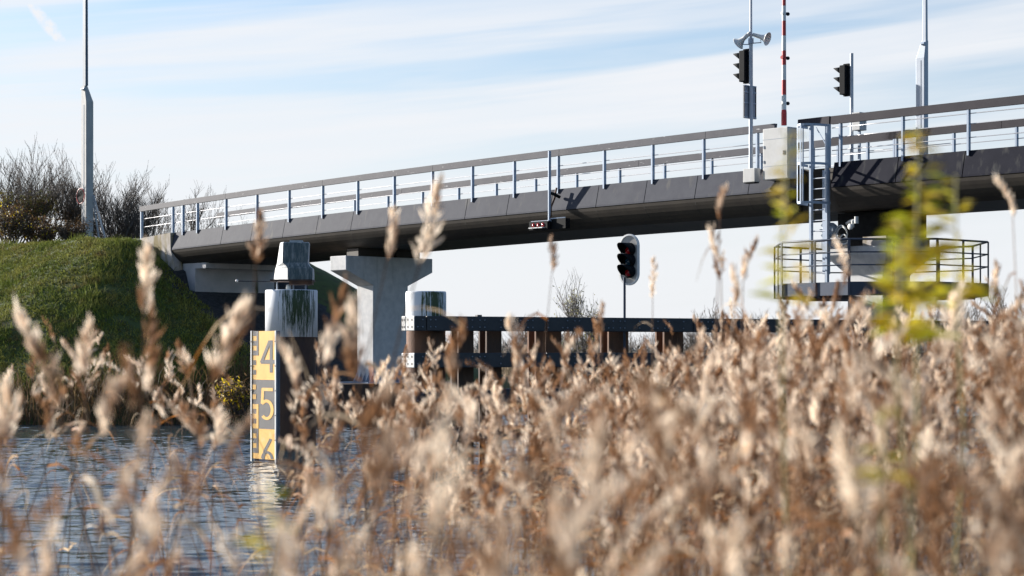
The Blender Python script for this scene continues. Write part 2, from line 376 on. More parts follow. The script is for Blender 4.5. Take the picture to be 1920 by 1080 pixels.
ys = np.array(ys + [90, 110, 200, 3000]); X, Y, Q = grid(xs, ys)
r = np.random.RandomState(5); W = np.zeros_like(X)
for k in range(46):
    lam = .11 * 2 ** (r.rand() * 2.9); a = R(95) + r.randn() * .5; w = 2 * math.pi / lam
    W += (lam ** .85) * np.sin(X * w * math.cos(a) + Y * w * math.sin(a) + r.rand() * 6.28 + .8 * np.sin(X * .7 + Y * .31 * k % 3))
W *= .0046 * (1 + .45 * noise2(X * .35, Y * .2, 9)); W *= (np.abs(X) < 23) & (Y > 18) & (Y < 83)
tag(npmesh('river_water', np.stack([X, Y, W], -1).reshape(-1, 3), Q, ['water'], smooth=True), kind='structure')

# ------------------------------------------------------------------ bridge deck sections
PROF = [(0, 0), (.13, -.57), (.135, -.62), (.09, -.78), (-.02, -.95), (-.17, -1.08), (-.4, -1.18)]
WD = 3.85
def section(u, prof, dz=0):   # near fascia profile points at u
    return [P(u, o, zt(u) + z + dz) for o, z in prof]
def fascia_panel(parent, u0, u1, name='fascia_panel', m='fascia', side=1):
    g = .012; mb = MB(); rings = []
    n = 3
    for i in range(n):
        u = u0 + g + (u1 - u0 - 2 * g) * i / (n - 1)
        pr = [(-.06, .0)] + PROF[:3] + [(-.06, -.6)]
        pts = []
        for o, z in pr:
            vv_ = o if side > 0 else -WD - o
            pts.append(P(u, vv_, zt(u) + z))
        rings.append(pts)
    return mb.loft(rings).build(name, m, parent)
def lower_shell(parent, u0, u1, n, name='girder_shell'):
    mb = MB(); rings = []
    lo = [(.125, -.64), (.10, -.72), (.06, -.80), (0, -.90), (-.09, -1.0), (-.22, -1.09), (-.4, -1.17)]
    for i in range(n + 1):
        u = u0 + (u1 - u0) * i / n
        near = [(o, z) for o, z in lo]; far = [(-WD - o, z) for o, z in reversed(lo)]
        pts = [P(u, -.07, zt(u) - .06)] + [P(u, -.07, zt(u) - .625)] + [P(u, v, zt(u) + z) for v, z in near] + [P(u, v, zt(u) + z) for v, z in far] + [P(u, -WD + .07, zt(u) - .625), P(u, -WD + .07, zt(u) - .06)]
        rings.append(pts)
    mb.loft(rings, smooth=False)
    o = mb.build(name, 'under', parent)
    return o
def road(parent, u0, u1, n):
    mb = MB(); rings = []
    for i in range(n + 1):
        u = u0 + (u1 - u0) * i / n
        rings.append([P(u, -.075, zt(u) - .03), P(u, -WD + .075, zt(u) - .03), P(u, -WD + .075, zt(u) - .055), P(u, -.075, zt(u) - .055)])
    return mb.loft(rings).build('road_surface', 'asphalt', parent)
def railing(parent, u0, u1, us, v, m, hh=1.13, wires=(.36, .66), rise=0.0, rail_h=.19, seglen=5.6, lastcap=False):
    rt = bpy.data.objects.new('railing', None); C.objects.link(rt); rt.parent = parent; WL[rt] = WL[parent]
    u = u0
    while u < u1 - .1:     # handrail lengths with a thin joint between
        ue = min(u + seglen, u1); n = 5; rings = []
        for i in range(n + 1):
            q = u + .006 + (ue - u - .012) * i / n; z = zt(q) + hh
            rings.append([P(q, v + .05, z), P(q, v + .065, z - rail_h), P(q, v - .03, z - rail_h), P(q, v - .06, z)])
        MB().loft(rings).build('handrail', m, rt); u = ue
    for q in us:
        mb = MB(); z0, z1 = zt(q) - .12, zt(q) + hh - rail_h - .002
        mb.box(P(q, v, (z0 + z1) / 2), B * .010, NN * .052, Z * (z1 - z0) / 2)
        mb.box(P(q, v + .056, (z0 + z1) / 2), B * .026, NN * .004, Z * (z1 - z0) / 2)
        mb.build('post', 'post', rt)
    for w in wires:
        n = max(2, int((u1 - u0) / 1.5)); MB().path([P(u0 + (u1 - u0) * i / n, v, zt(u0 + (u1 - u0) * i / n) + w) for i in range(n + 1)], .011, 5).build('wire', 'wire', rt)
    return rt

uJ = [u_of(x, .12) for x in (320, 414)]
UL0, UL1 = u_of(321, .12), u_of(1492, .12)
UR0, UR1 = u_of(1558, .12), 52.0
fix = thing('fixed_bridge_span', 'long grey fixed bridge span rising from the grassy bank to the boom barrier', 'bridge', P(12, -1.9, 5.3))
ed = [UL0, u_of(414, .12), u_of(470, .12)]
while ed[-1] < UL1 - .5: ed.append(ed[-1] + 1.86)
ed[-1] = UL1
for a, b_ in zip(ed[:-1], ed[1:]):
    fascia_panel(fix, a, b_); 
for i in range(0, len(ed) - 1, 3):
    a, b_ = ed[i], ed[min(i + 3, len(ed) - 1)]; fascia_panel(fix, a, b_, side=-1, name='far_edge_panel')
lower_shell(fix, UL0 + .02, u_of(1500, -.4), 22)
road(fix, UL0, u_of(1500, -.4), 22)
mbj = MB()
for a in ed[1:-1]:
    rings = []
    for w in (-.009, .009):
        rings.append([P(a + w, o + .004, zt(a) + z) for o, z in [(.1, -.7), (.128, -.63), (.085, -.78), (.0, -.92), (-.12, -1.03)]])
    mbj.add(rings[0] + rings[1], [(i, i + 1, i + 6, i + 5) for i in (1, 2, 3)][:0] + [(0, 2, 7, 5), (2, 3, 8, 7), (3, 4, 9, 8)])
mbj.build('panel_joint', 'joint', fix, fix=False)
near_posts = [u_of(265.5, 0) + .03, u_of(325, 0), u_of(344, 0), u_of(371, 0)] + [1.86 * k for k in range(1, 15)]
railing(fix, u_of(263.5, 0), u_of(1455, 0), near_posts, 0, 'rail')
railing(fix, u_of(408, -3.62), 27.6, [2.6 + .93 * 2 * k for k in range(14)], -3.62, 'rail', hh=1.08)

sw = thing('swing_bridge_span', 'darker bridge span right of the ladder, carried over the round pivot platform', 'bridge', P(40, -1.9, 5.3))
ed = [UR0, u_of(1679, .13)]; ed.append(u_of(1804, .13)); st = ed[2] - ed[1]
while ed[-1] < UR1: ed.append(ed[-1] + st)
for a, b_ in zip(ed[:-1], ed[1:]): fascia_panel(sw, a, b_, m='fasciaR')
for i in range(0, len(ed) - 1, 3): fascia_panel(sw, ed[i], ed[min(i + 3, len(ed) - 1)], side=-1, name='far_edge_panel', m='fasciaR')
lower_shell(sw, UR0 + .02, ed[-1], 14); road(sw, UR0, ed[-1], 14)
us = [u_of(1577, 0), u_of(1694, 0), u_of(1817, 0)]; st = us[2] - us[1]
while us[-1] < UR1 - 2: us.append(us[-1] + st)
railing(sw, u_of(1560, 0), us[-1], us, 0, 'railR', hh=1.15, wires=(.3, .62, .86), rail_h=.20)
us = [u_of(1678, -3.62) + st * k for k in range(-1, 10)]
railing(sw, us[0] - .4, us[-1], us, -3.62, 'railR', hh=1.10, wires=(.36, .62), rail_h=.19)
# short stretch of railing and dark transverse girder between both spans
tg = thing('joint_section', 'short dark deck joint section with its own handrail behind the cage ladder', 'bridge section', P(28, -1.9, 5.2))
ua, ub = u_of(1500, -.4) + .02, UR0 + .0
mb = MB(); q = (ua + ub) / 2
mb.box(P(q, -2.05, zt(q) - .62), B * (ub - ua) / 2 * .98, NN * 1.6, Z * .55); mb.build('transverse_girder', 'under', tg)
uc, ue_ = u_of(1498, 0), u_of(1557.5, 0)
railing(tg, uc, ue_, [u_of(1523, 0), u_of(1556, -.02)], 0, 'railR', hh=1.16, wires=(.36,), rail_h=.19, seglen=9)
railing(tg, ua - .3, ub + .9, [ua + .6], -3.62, 'railR', hh=1.10, rail_h=.19, seglen=9)
cx_ = u_of(1546.5, -.1)
MB().box(P(cx_, -.16, 5.5), B * .085, NN * .05, Z * 1.3).build('support_column', 'post', tg)

# ------------------------------------------------------------------ abutment and wing wall
ab = thing('bridge_abutment', 'weathered concrete abutment with wing wall set into the grassy bank', 'abutment', P(-1, -1.9, 3.5))
ugw = u_of(264, .15); zb = 4.2
mb = MB(); pol = [P(ugw, .16, zt(ugw) - .06), P(UL0 - .01, .16, zt(UL0) - .0), P(UL0 + .02, .12, zt(UL0) - .62), P(UL0 + .26, .0, zt(UL0) - 1.1), P(UL0 + .30, -.05, 5.05), P(UL0 + .2, -.05, 4.4), P(ugw - .3, .16, 4.4)]
pol = [Vector(p) for p in pol]
flat = [P(ugw, .15, zt(ugw) - .06), P(UL0 - .012, .15, zt(UL0)), P(UL0 + .0, .15, zt(UL0) - .62), P(UL0 + .22, .15, zt(UL0) - 1.08), P(UL0 + .3, .15, 4.9), P(UL0 + .3, .15, 4.2), P(ugw - .3, .15, 4.2)]
MB().prism(flat, -NN * .35).build('wing_wall', 'abut', ab)
MB().prism([p - NN * (WD - .05) for p in flat], -NN * .35).build('wing_wall', 'abut', ab)
MB().box(P(-.85, -1.95, 4.6), B * .4, NN * 1.72, Z * .62).build('bearing_wall', 'abut2', ab)
MB().box(P(-.55, -1.95, 5.3), B * .75, NN * 1.70, Z * .1).build('bearing_shelf', 'abut2', ab)

# ------------------------------------------------------------------ T shaped pier on footing
UP = u_of(649, .3)
pr = thing('bridge_pier', 'pale T-shaped concrete pier carrying the fixed span beside the dark bank', 'pier', P(UP - .42, -1.5, 0))
zc1 = zpx(479, UP, .3)
poly = [(.3, 0), (.3, -.46), (-.80, -.93), (-.80, zpx(716, UP, -.8) - zc1), (-2.25, zpx(716, UP, -.8) - zc1), (-2.25, -.93), (-3.3, -.46), (-3.3, 0)]
MB().prism([P(UP, v, zc1 + z) for v, z in poly], -B * .85).build('pier_body', 'concrete', pr, bevel=.02)
zf = zpx(716, UP, -.8)
fl = MB()
for i in range(7):
    v = -.80 - 1.45 * i / 6; fl.prism([P(UP + .002, v, zf + .3), P(UP + .002, v, zf), P(UP + .17, v, zf)], NN * .02)
for i in range(5):
    u = UP - .85 + .85 * i / 4; fl.prism([P(u, -.798, zf + .3), P(u, -.798, zf), P(u, -.63, zf)], B * .02)
    fl.prism([P(u, -2.252, zf + .3), P(u, -2.252, zf), P(u, -2.42, zf)], B * .02)
fl.build('foot_stiffener', 'post', pr)
MB().box(P(UP - .42, -1.52, zf - .02), B * .75, NN * 1.2, Z * .02).build('base_plate', 'post', pr)
MB().box(P(UP - .42, -1.5, zf / 2 - .4), B * 1.5, NN * 3.0, Z * (zf / 2 + .36)).build('footing', 'rustdark', pr)
for v, w in ((-1.0, .72), (-2.35, .50)):
    zq = zt(UP - .4) - 1.17; MB().box(P(UP - .42, v, (zq + zc1) / 2), B * .3, NN * w, Z * (zq - zc1) / 2).build('bearing', 'under', pr)

# ------------------------------------------------------------------ pivot pier with railed platform and machinery
VC = -1.75; UC = u_of(1648, VC)
pv = thing('pivot_pier', 'concrete pivot pier flaring under the swing span, inside the railed platform', 'pier', P(UC, VC, 0))
def sq(u, v, a, b_, z): return [P(u - a, v - b_, z), P(u + a, v - b_, z), P(u + a, v + b_, z), P(u - a, v + b_, z)]
zS = zpx(516, UC, VC + .6)
MB().loft([sq(UC, VC, .56, .56, -1), sq(UC, VC, .56, .56, zS), sq(UC, VC, .98, .98, zS + .52), sq(UC, VC, .98, .98, zS + .72)]).build('pier_body', 'concrete', pv, bevel=.02)
MB().box(P(UC + .1, VC, (zS + .73 + zt(UC) - 1.2) / 2), B * .78, NN * .8, Z * ((zt(UC) - 1.2 - zS - .73) / 2)).build('pivot_housing', 'black', pv)
MB().box(P(UC + .62, VC + .1, zS + .83), B * .36, NN * .9, Z * .11).build('bearing_block', 'abut', pv)
# drive motor, pipe tee and hoses
mo = thing('bridge_drive_motor', 'grey rounded drive motor fixed above the left end of the railed platform', 'motor', P(u_of(1563, -.5), -.5, zpx(445, 28, -.5)))
um = u_of(1557, -.3); zm = zpx(432, um, -.3)
prof = [(0, -.16), (.10, -.16), (.17, -.13), (.2, -.05), (.2, .08), (.17, .14), (0, .14)]
MB().lathe([(r_ * 1.0, z_) for r_, z_ in prof], P(um, -.3, zm), 10, NN).build('motor_body', 'grey', mo)
fb = MB()
for i in range(8):
    a = i * math.pi / 4; d = B * math.cos(a) + Z * math.sin(a); fb.box(P(um, -.3, zm) + d * .185 + NN * .15, d * .03, NN * .012, d.cross(NN) * .035)
fb.lathe([(.09, .14), (.09, .17), (0, .175)], P(um, -.3, zm), 14, NN)
fb.build('motor_cover', 'lampblue', mo)
MB().box(P(um + .05, -.45, zm - .33), B * .3, NN * .2, Z * .12).build('motor_bracket', 'grey', mo)
ho = MB(); uh = u_of(1581, -.3); zh = zpx(437, uh, -.3)
for (du_, dz_, rr) in ((0, 0, .15), (.05, -.16, .12), (-.03, .02, .17)):
    ho.path([P(uh + du_ + rr * math.cos(a) * 1.1, -.25 + .03 * math.sin(2 * a), zh + dz_ + rr * math.sin(a)) for a in np.linspace(0, 2 * math.pi, 24, endpoint=False)], .017, 6, closed=True)
ho.build('hose_loop', 'horn', mo)
pt = MB(); ut = u_of(1600, -.3); z_t = zpx(417, ut, -.3)
pt.path([P(ut - .25, -.35, z_t - .02), P(ut - .1, -.32, z_t + .04), P(ut + .12, -.3, z_t + .05)], .04, 8).tube(P(ut + .1, -.3, z_t - .03), P(ut + .1, -.3, z_t + .14), .055)
pt.tube(P(ut - .02, -.3, z_t + .04), P(ut - .02, -.3, z_t - .12), .04).lathe([(.0, 0), (.07, 0), (.08, .05), (.05, .07), (0, .07)], P(ut, -.22, z_t - .11), 12, NN)
pt.build('pipe_tee', 'horn', mo)

pl = thing('pivot_platform', 'eight sided galvanised walkway with tube railing encircling the pivot pier', 'platform', P(UC, VC, 3.55))
RP = 2.62
def ring(a, r_, z): return P(UC + r_ * math.cos(a), VC + r_ * math.sin(a), z)
zf0 = zpx(554, UC + .5, VC + 2.5); zf1 = zpx(529, UC + .5, VC + 2.5)
AA = [R(22.5 + 45 * k) for k in range(8)]; RP = 2.53 / math.cos(R(22.5))     # eight straight sides
rings = [[ring(a, RP, zf0) for a in AA], [ring(a, RP, zf1) for a in AA], [ring(a, RP - .02, zf1) for a in AA], [ring(a, RP - .02, zf0 + .1) for a in AA], [ring(a, 1.05, zf0 + .1) for a in AA], [ring(a, 1.05, zf0 + .03) for a in AA], [ring(a, RP - .02, zf0 + .03) for a in AA]]
MB().loft(rings + [rings[0]], cap=False).build('walkway', 'galvblue', pl)
ztop = zpx(450, UC + .5, VC + 2.5)
for z_, r_ in ((ztop, .026), (ztop - .31, .018), (ztop - .62, .018)):
    MB().path([ring(a, RP, z_) for a in AA], r_, 7, closed=True).build('guard_rail', 'galvblue', pl)
for i in range(16):
    a = R(22.5 * (i + 1)); rp_ = RP if i % 2 == 0 else 2.53
    MB().bar(ring(a, rp_ + .02, zf0), ring(a, rp_ + .02, ztop), .06, .03, up=ring(a, 1, 0) - ring(a, 0, 0)).build('rail_post', 'galvblue', pl)
ar = MB()
for i in range(8):
    a = i * math.pi / 4; ar.bar(ring(a, .8, zf0 - .03), ring(a, 2.42, zf0 - .0), .08, .1)
ar.build('support_arm', 'galvblue', pl)

# ------------------------------------------------------------------ cage ladder
vl = .22; u1_, u2_ = u_of(1521, vl), u_of(1551, vl); uq = (u1_ + u2_) / 2
ld = thing('cage_ladder', 'galvanised cage ladder from the deck joint down to the railed platform', 'ladder', P(uq, vl, zf0 + .05))
zT, zB = zpx(238, uq, vl), zf0 + .12
for u in (u1_, u2_): MB().box(P(u, vl, (zT + zB) / 2), B * .03, NN * .045, Z * (zT - zB) / 2).build('stringer', 'post', ld)
z = zB + .2
while z < zpx(318, uq, vl): MB().tube(P(u1_, vl, z), P(u2_, vl, z), .016, n=6).build('rung', 'alu', ld); z += .262
def hoop(a, z): return P(uq + .36 * math.cos(a), vl + .30 + .42 * math.sin(a) - .3 * (1 - abs(math.sin(a))) , z)
hs = [zpx(236, uq, vl + .3), zpx(308, uq, vl + .3), zpx(381, uq, vl + .3)]
for i, z in enumerate(hs):
    rings = []
    for a in np.linspace(0, math.pi, 13): rings.append([hoop(a, z + .03), hoop(a, z - .03), hoop(a, z - .03) + (P(uq, vl + .2, 0) - hoop(a, 0)).normalized() * .012, hoop(a, z + .03) + (P(uq, vl + .2, 0) - hoop(a, 0)).normalized() * .012])
    MB().loft(rings).build('cage_hoop', 'post', ld)
for a in (.25, .9, 1.57, 2.2, 2.85):
    p0, p1 = hoop(a, hs[2]), hoop(a, hs[0]); MB().bar(p0, p1, .045, .012, up=p0 - P(uq, vl + .2, hs[2])).build('cage_bar', 'post', ld)
dg = MB(); dg.bar(P(u_of(1530, vl), vl, zpx(238, uq, vl)), P(u_of(1553, vl), vl, zpx(280, uq, vl)), .02, .02); dg.build('brace', 'post', ld)

# ------------------------------------------------------------------ boom barrier
vb = .42; ur = u_of(1477, vb); hw = .41
bb = thing('boom_barrier', 'road barrier with upright red and white boom on a pale grey cabinet', 'barrier', P(ur - hw, vb - .2, zpx(334, ur, vb)))
z0, z1 = zpx(334, ur, vb), zpx(237, ur, vb)
MB().box(P(ur - hw, vb - .2, (z0 + z1) / 2), B * hw, NN * .2, Z * (z1 - z0) / 2).build('cabinet', 'cab', bb, bevel=.02)
for y in (258, 309): MB().box(P(ur - hw, vb - .2, zpx(y, ur, vb)), B * (hw + .003), NN * .203, Z * .006).build('panel_gap', 'grey', bb)
MB().box(P(ur - .12, vb + .006, zpx(285, ur, vb)), B * .03, NN * .006, Z * .05).build('lock', 'gdark', bb)
for y in (272, 300): MB().box(P(ur - .78, vb + .006, zpx(y, ur, vb)), B * .015, NN * .008, Z * .035).build('hinge', 'grey', bb)
ubm = u_of(1470, vb - .15); pb = P(ubm, vb - .15, 0); sb = F / pb.y
def zb_(y): return H + (HZ - y) / sb
ys_ = [235, 206, 178, 150, 122, 95, 67, 39, 11, -17, -45, -73]
for i in range(len(ys_) - 1):
    a, b_ = zb_(ys_[i]), zb_(ys_[i + 1]); r0 = .072 if i == 0 else .062 - .0017 * i
    mb = MB()
    if i == 0: mb.tube(pb + Z * a, pb + Z * (b_ - .08), .07, .07, 12).tube(pb + Z * (b_ - .08), pb + Z * b_, .07, .062, 12)
    else: mb.tube(pb + Z * a, pb + Z * b_, r0, r0 - .0017, 12)
    mb.build('boom_red_band' if i % 2 == 0 else 'boom_white_band', 'red' if i % 2 == 0 else 'white', bb)
for y in (193, 108, 25):
    q = pb + Z * zb_(y); MB().tube(q - NN * .02, q - NN * .16, .03, .045, 10).lathe([(0, -.03), (.04, -.02), (.05, 0), (.04, .03), (0, .05)], q - NN * .15, 10, -NN).build('warning_lamp', 'black' , bb)
    MB().tube(q + NN * .02, q + NN * .09, .03, .045, 10).build('lamp_mount', 'white' if y != 108 else 'red', bb)

# ------------------------------------------------------------------ signals
def visor(mb, c, ax, r_, Ln, n=14, cut=.12):
    """a hood round a lens: long above, short below"""
    ax = Vector(ax).normalized(); side = ax.cross(Z).normalized(); vs = []
    for i in range(n + 1):
        a = R(-35) + R(250) * i / n; d = side * math.cos(a) + Z * math.sin(a); f_ = (math.sin(a) + 1) / 2
        vs += [c + d * r_, c + d * r_ * .96 + ax * (Ln * (cut + (1 - cut) * f_ ** 1.4))]
    mb.add(vs, [(2 * i, 2 * i + 1, 2 * i + 3, 2 * i + 2) for i in range(n)], True)
def traffic_light(c, label):
    t = thing('traffic_light', label, 'traffic light', c - Z * .41, 'black traffic lights on the bridge')
    MB().box(c, B * .10, NN * .15, Z * .40).build('housing', 'black', t, bevel=.02)
    for k in (-1, 0, 1):
        q = c - B * .102 + Z * (.262 * k); mb = MB(); visor(mb, q, -B, .115, .30, cut=.04); o = mb.build('visor', 'black', t, fix=False)
        o.modifiers.new('thickness', 'SOLIDIFY').thickness = .006
        MB().lathe([(0, .015), (.06, .01), (.092, 0)], q, 14, -B).build('lens', ('lensblue', 'lensred', 'lensred')[k + 1], t)
    MB().box(c + B * .05, B * .09, NN * .05, Z * .44).build('mounting_bracket', 'black', t)
    return t
vA = .42; uA = u_of(1408, vA); sA = F / Yof(uA, vA)
def zA(y): return H + (HZ - y) / sA
pA = P(uA, vA, 0)
po = thing('signal_pole', 'thin grey pole left of the boom carrying a traffic light and two horns', 'pole', P(uA, vA, zA(330)))
MB().tube(pA + Z * zA(318), pA + Z * zA(78), .055, .048, 12).tube(pA + Z * zA(78), pA + Z * zA(-80), .036, .028, 10).build('shaft', 'lamplite', po)
MB().tube(pA + Z * zA(82), pA + Z * zA(72), .07, .07, 12).build('clamp', 'post', po)
jb = thing('junction_box', 'white junction box at the foot of the signal pole on the fascia', 'box', P(uA, vA, zA(342)))
MB().box(P(uA, vA - .03, (zA(342) + zA(316)) / 2), B * .2, NN * .11, Z * (zA(316) - zA(342)) / 2).build('box_body', 'cab', jb, bevel=.015)
MB().box(P(uA, vA - .03, zA(343)), B * .17, NN * .09, Z * .012).build('box_base', 'black', jb)
qA = P(uA, vA, zA(123)) - B * .2 - NN * .02
traffic_light(qA, 'black traffic light on the pole left of the boom, under the horns')
def horn(c, d, label):
    d = d.normalized(); t = thing('horn_speaker', label, 'loudspeaker', c, 'horn loudspeakers on the signal pole')
    mb = MB().lathe([(.03, -.20), (.055, -.19), (.055, -.05), (.065, 0), (.085, .06), (.12, .12), (.17, .165), (.175, .168), (.165, .16), (.11, .10), (.05, .02)], c, 20, d)
    mb.build('horn_bell', 'horn', t, fix=False)
    MB().tube(c - d * .19, c - d * .27, .05, .045, 12).build('horn_driver', 'horn', t)
    MB().lathe([(0, .03), (.055, .03)], c, 16, d).build('horn_throat', 'visor', t)
    MB().path([c - d * .05 - Z * .07, c - d * .02 - Z * .14, P(uA, vA, c.z - .14)], .014, 6).build('horn_bracket', 'post', t)
Xr = Vector((1, 0, 0)); Yf = Vector((0, 1, 0))
horn(P(uA, vA, zA(71)) + Xr * .27 - Yf * .1, Vector((.80, -.52, -.34)), 'cream horn loudspeaker on the right of the pole, its mouth showing')
horn(P(uA, vA, zA(73)) - Xr * .20 + Yf * .1, Vector((-.62, .50, -.55)), 'cream horn loudspeaker on the left of the pole, turned away')
bk = thing('sign_panel', 'back of a tall grey sign panel clamped under the left traffic light', 'sign', P(uA, vA, zA(222)))
cz = (zA(160) + zA(222)) / 2
MB().box(P(uA - .07, vA - .02, cz), B * .012, NN * .235, Z * (zA(160) - zA(222)) / 2).build('panel', 'grey', bk)
mb = MB()
for y in (161, 173, 193, 220): mb.box(P(uA - .045, vA - .02, zA(y)), B * .014, NN * .235, Z * .014)
mb.build('crossbar', 'post', bk)
mb = MB()
for s_ in (-1, 1): mb.box(P(uA - .05, vA - .02 + s_ * .228, cz), B * .012, NN * .008, Z * (zA(160) - zA(222)) / 2)
mb.build('rim', 'gdark', bk)

vB = -3.95; uB = u_of(1597, vB); sB = F / Yof(uB, vB)
def zB_(y): return H + (HZ - y) / sB
pB = P(uB, vB, 0)
p2 = thing('signal_pole', 'short grey pole right of the boom holding a traffic light only', 'pole', P(uB, vB, zB_(300)))
MB().tube(pB + Z * zB_(305), pB + Z * zB_(100), .05, .045, 12).build('shaft', 'lamplite', p2)
traffic_light(P(uB, vB, zB_(149)) - B * .21, 'black traffic light on the short pole right of the boom')
cb2 = thing('control_cabinet', 'small pale control cabinet on the far side railing, half hidden by the handrail', 'cabinet', P(u_of(1607, -3.8), -3.8, zB_(250)))
uK = u_of(1612, -3.75)
MB().box(P(uK - .13, -3.9, zB_(230)), B * .13, NN * .15, Z * .24).build('box_body', 'cab', cb2, bevel=.01)
MB().box(P(uK - .13, -3.9, zB_(275)), B * .03, NN * .03, Z * .42).build('leg', 'post', cb2)

# hanging navigation signal
vN = .34; uN = u_of(1030.5, vN); sN = F / Yof(uN, vN)
def zN(y): return H + (HZ - y) / sN
nv = thing('hanging_signal', 'black horizontal three lamp ship signal hanging on a post from the fascia', 'signal', P(uN, vN, zN(432)))
MB().tube(P(uN, vN, zN(283)), P(uN, vN, zN(414)), .045, .045, 10).build('hanger_post', 'post', nv)
MB().box(P(uN - .36, vN + .02, zN(422)), B * .38, NN * .09, Z * .12).box(P(uN + .32, vN - .12, zN(420)), B * .3, NN * .09, Z * .14).build('housing', 'black', nv)
MB().box(P(uN - .3, vN + .0, zN(414)), B * .36, NN * .11, Z * .012).build('top_plate', 'post', nv)
for k in range(3):
    q = P(uN - .56 + .2 * k, vN + .112, zN(421)); MB().lathe([(0, .03), (.045, .02), (.06, 0)], q, 12, NN).build('lens', 'lensred', nv)
    MB().box(q - Z * .085 + NN * .05, B * .085, NN * .06, Z * .012).build('lamp_hood', 'white', nv)
mb = MB().path([P(uN, vN - .04, zN(362)), P(uN + .12, .3, zN(364)), P(uN + .2, .12, zN(370))], .045, 8); mb.build('clamp', 'black', nv)
MB().path([P(uN + .12, .18, zN(352)), P(uN + .1, .24, zN(372)), P(uN + .02, .30, zN(388)), P(uN + .04, .34, zN(410))], .028, 7).build('cable', 'rust', nv)
MB().bar(P(uN + .05, vN, zN(410)), P(uN + .55, vN - .1, zN(409)), .03, .03).build('support_bar', 'post', nv)

# ------------------------------------------------------------------ fender
fs = Vector((-2.147, 38.6, 0)); fd = Vector((.876, .482, 0)).normalized(); fn = Vector((fd.y, -fd.x, 0))     # fn towards the camera
def ft_of(x):   # distance along the fender seen at column x
    t = (x - 960) / F; return (t * fs.y - fs.x) / (fd.x - t * fd.y)
fe = thing('guide_fender', 'long black fender of four bolted beams on brown steel piles, crossing before the bridge', 'fender', fs + fd * 8)
LF = ft_of(1920) + 4
tE = ft_of(777)
rows = [2.972, 2.25, 1.535, .79]; rest = MB()
for z in rows:
    bl = [tE, ft_of(800), ft_of(1025), ft_of(1300), ft_of(1600), LF]
    for a, b_ in zip(bl[:-1], bl[1:]):
        MB().box(fs + fd * (a + b_) / 2 - fn * .13 + Z * (z - .145), fd * ((b_ - a) / 2 - .006), fn * .13, Z * .145).build('rubbing_beam', 'beam', fe, bevel=.015)
    # pale end blocks, turned towards the left
    e1 = (fd * .93 - fn * -.36).normalized()
    c0 = fs + fd * tE
    pA_ = c0.copy(); ev = Vector((-.6, .8, 0))     # the end turns away from the beam line
    def on(x, g=0):
        t = (x - 960) / F; return c0 + ev * ((c0.x - t * c0.y) / (t * ev.y - ev.x) + g)
    pB_ = on(760.5); pC_ = on(752.5)
    for (a, b_, nm) in ((pA_, pB_, 'end_plate'), (pB_, pC_, 'end_plate')):
        d_ = (b_ - a); nrm = Vector((-d_.y, d_.x, 0)).normalized()
        if nrm.dot(fn) < 0: nrm = -nrm
        MB().box((a + b_) / 2 - nrm * .1 + Z * (z - .145), d_ / 2 * .96, nrm * .1, Z * .143).build(nm, 'endplate', fe, bevel=.012)
        for i in (.28, .74):
            for dz in (-.07, .07): MB().lathe([(0, .0), (.024, .0)], a + d_ * i + nrm * .003 + Z * (z - .145 + dz), 10, nrm).build('bolt_hole', 'hole', fe, fix=False)
    t = tE + .07; k = 0; nb = 0
    while t < LF:
        for dz in ((-.07, .07) if k % 5 else (-.07,)):
            nb += 1; bo = MB() if nb <= 25 else rest; bo.lathe([(.017, 0), (.017, .012), (0, .014)], fs + fd * t + fn * .001 + Z * (z - .145 + dz), 7, fn)
            if nb <= 25: bo.build('bolt', 'bolt', fe)
        t += (.11, .17, .11, .36, .34)[k % 5]; k += 1
rest.build('bolt_heads', 'bolt', fe)['kind'] = 'stuff'
pc = [(895, .34), (948, .34), (1051, .60), (1183, .48), (1287, .48), (1405, .5), (1520, .5), (1660, .5), (1800, .5), (1925, .5)]
for i, (x, w) in enumerate(pc):
    q = fs + fd * ft_of(x) - fn * (.27 + .24)
    MB().box(q + Z * .9, fd * w / 2, fn * .03, Z * 1.95).box(q - fn * .3 + Z * .9, fd * w / 2, fn * .03, Z * 1.95).box(q - fn * .15 + Z * .9, fd * .02, fn * .12, Z * 1.95).build('pile', 'rustdark' if i < 2 else 'rust', fe)
br = MB()
for x in (1034, 1194, 1282, 1291, 1555): q = fs + fd * ft_of(x) - fn * .23; br.tube(q + Z * 2.68, q + Z * 2.26, .008, n=5)
q = fs + fd * ft_of(1068) - fn * .2; br.tube(q + Z * 2.4, q + fd * .12 + Z * 2.2, .012, n=5)
q = fs + fd * ft_of(1285) - fn * .2; br.tube(q + Z * 2.3, q + fd * .12 + Z * 2.45, .012, n=5)
br.build('brace_rod', 'rust', fe)
q = fs + fd * (ft_of(828)) - fn * (.27 + .42)
MB().tube(q - Z * 1, q + Z * 3.03, .39, n=36).build('round_pile', 'rust', fe)
MB().lathe([(.405, 2.9), (.405, 3.44), (.395, 3.47), (0, 3.475)], q, 40).build('pile_collar', 'collar2', fe)
pd = MB(); pd.box(fs + fd * ft_of(903) - fn * .13 + Z * 2.985, fd * .05, fn * .05, Z * .02); pd.build('cleat', 'beam', fe)

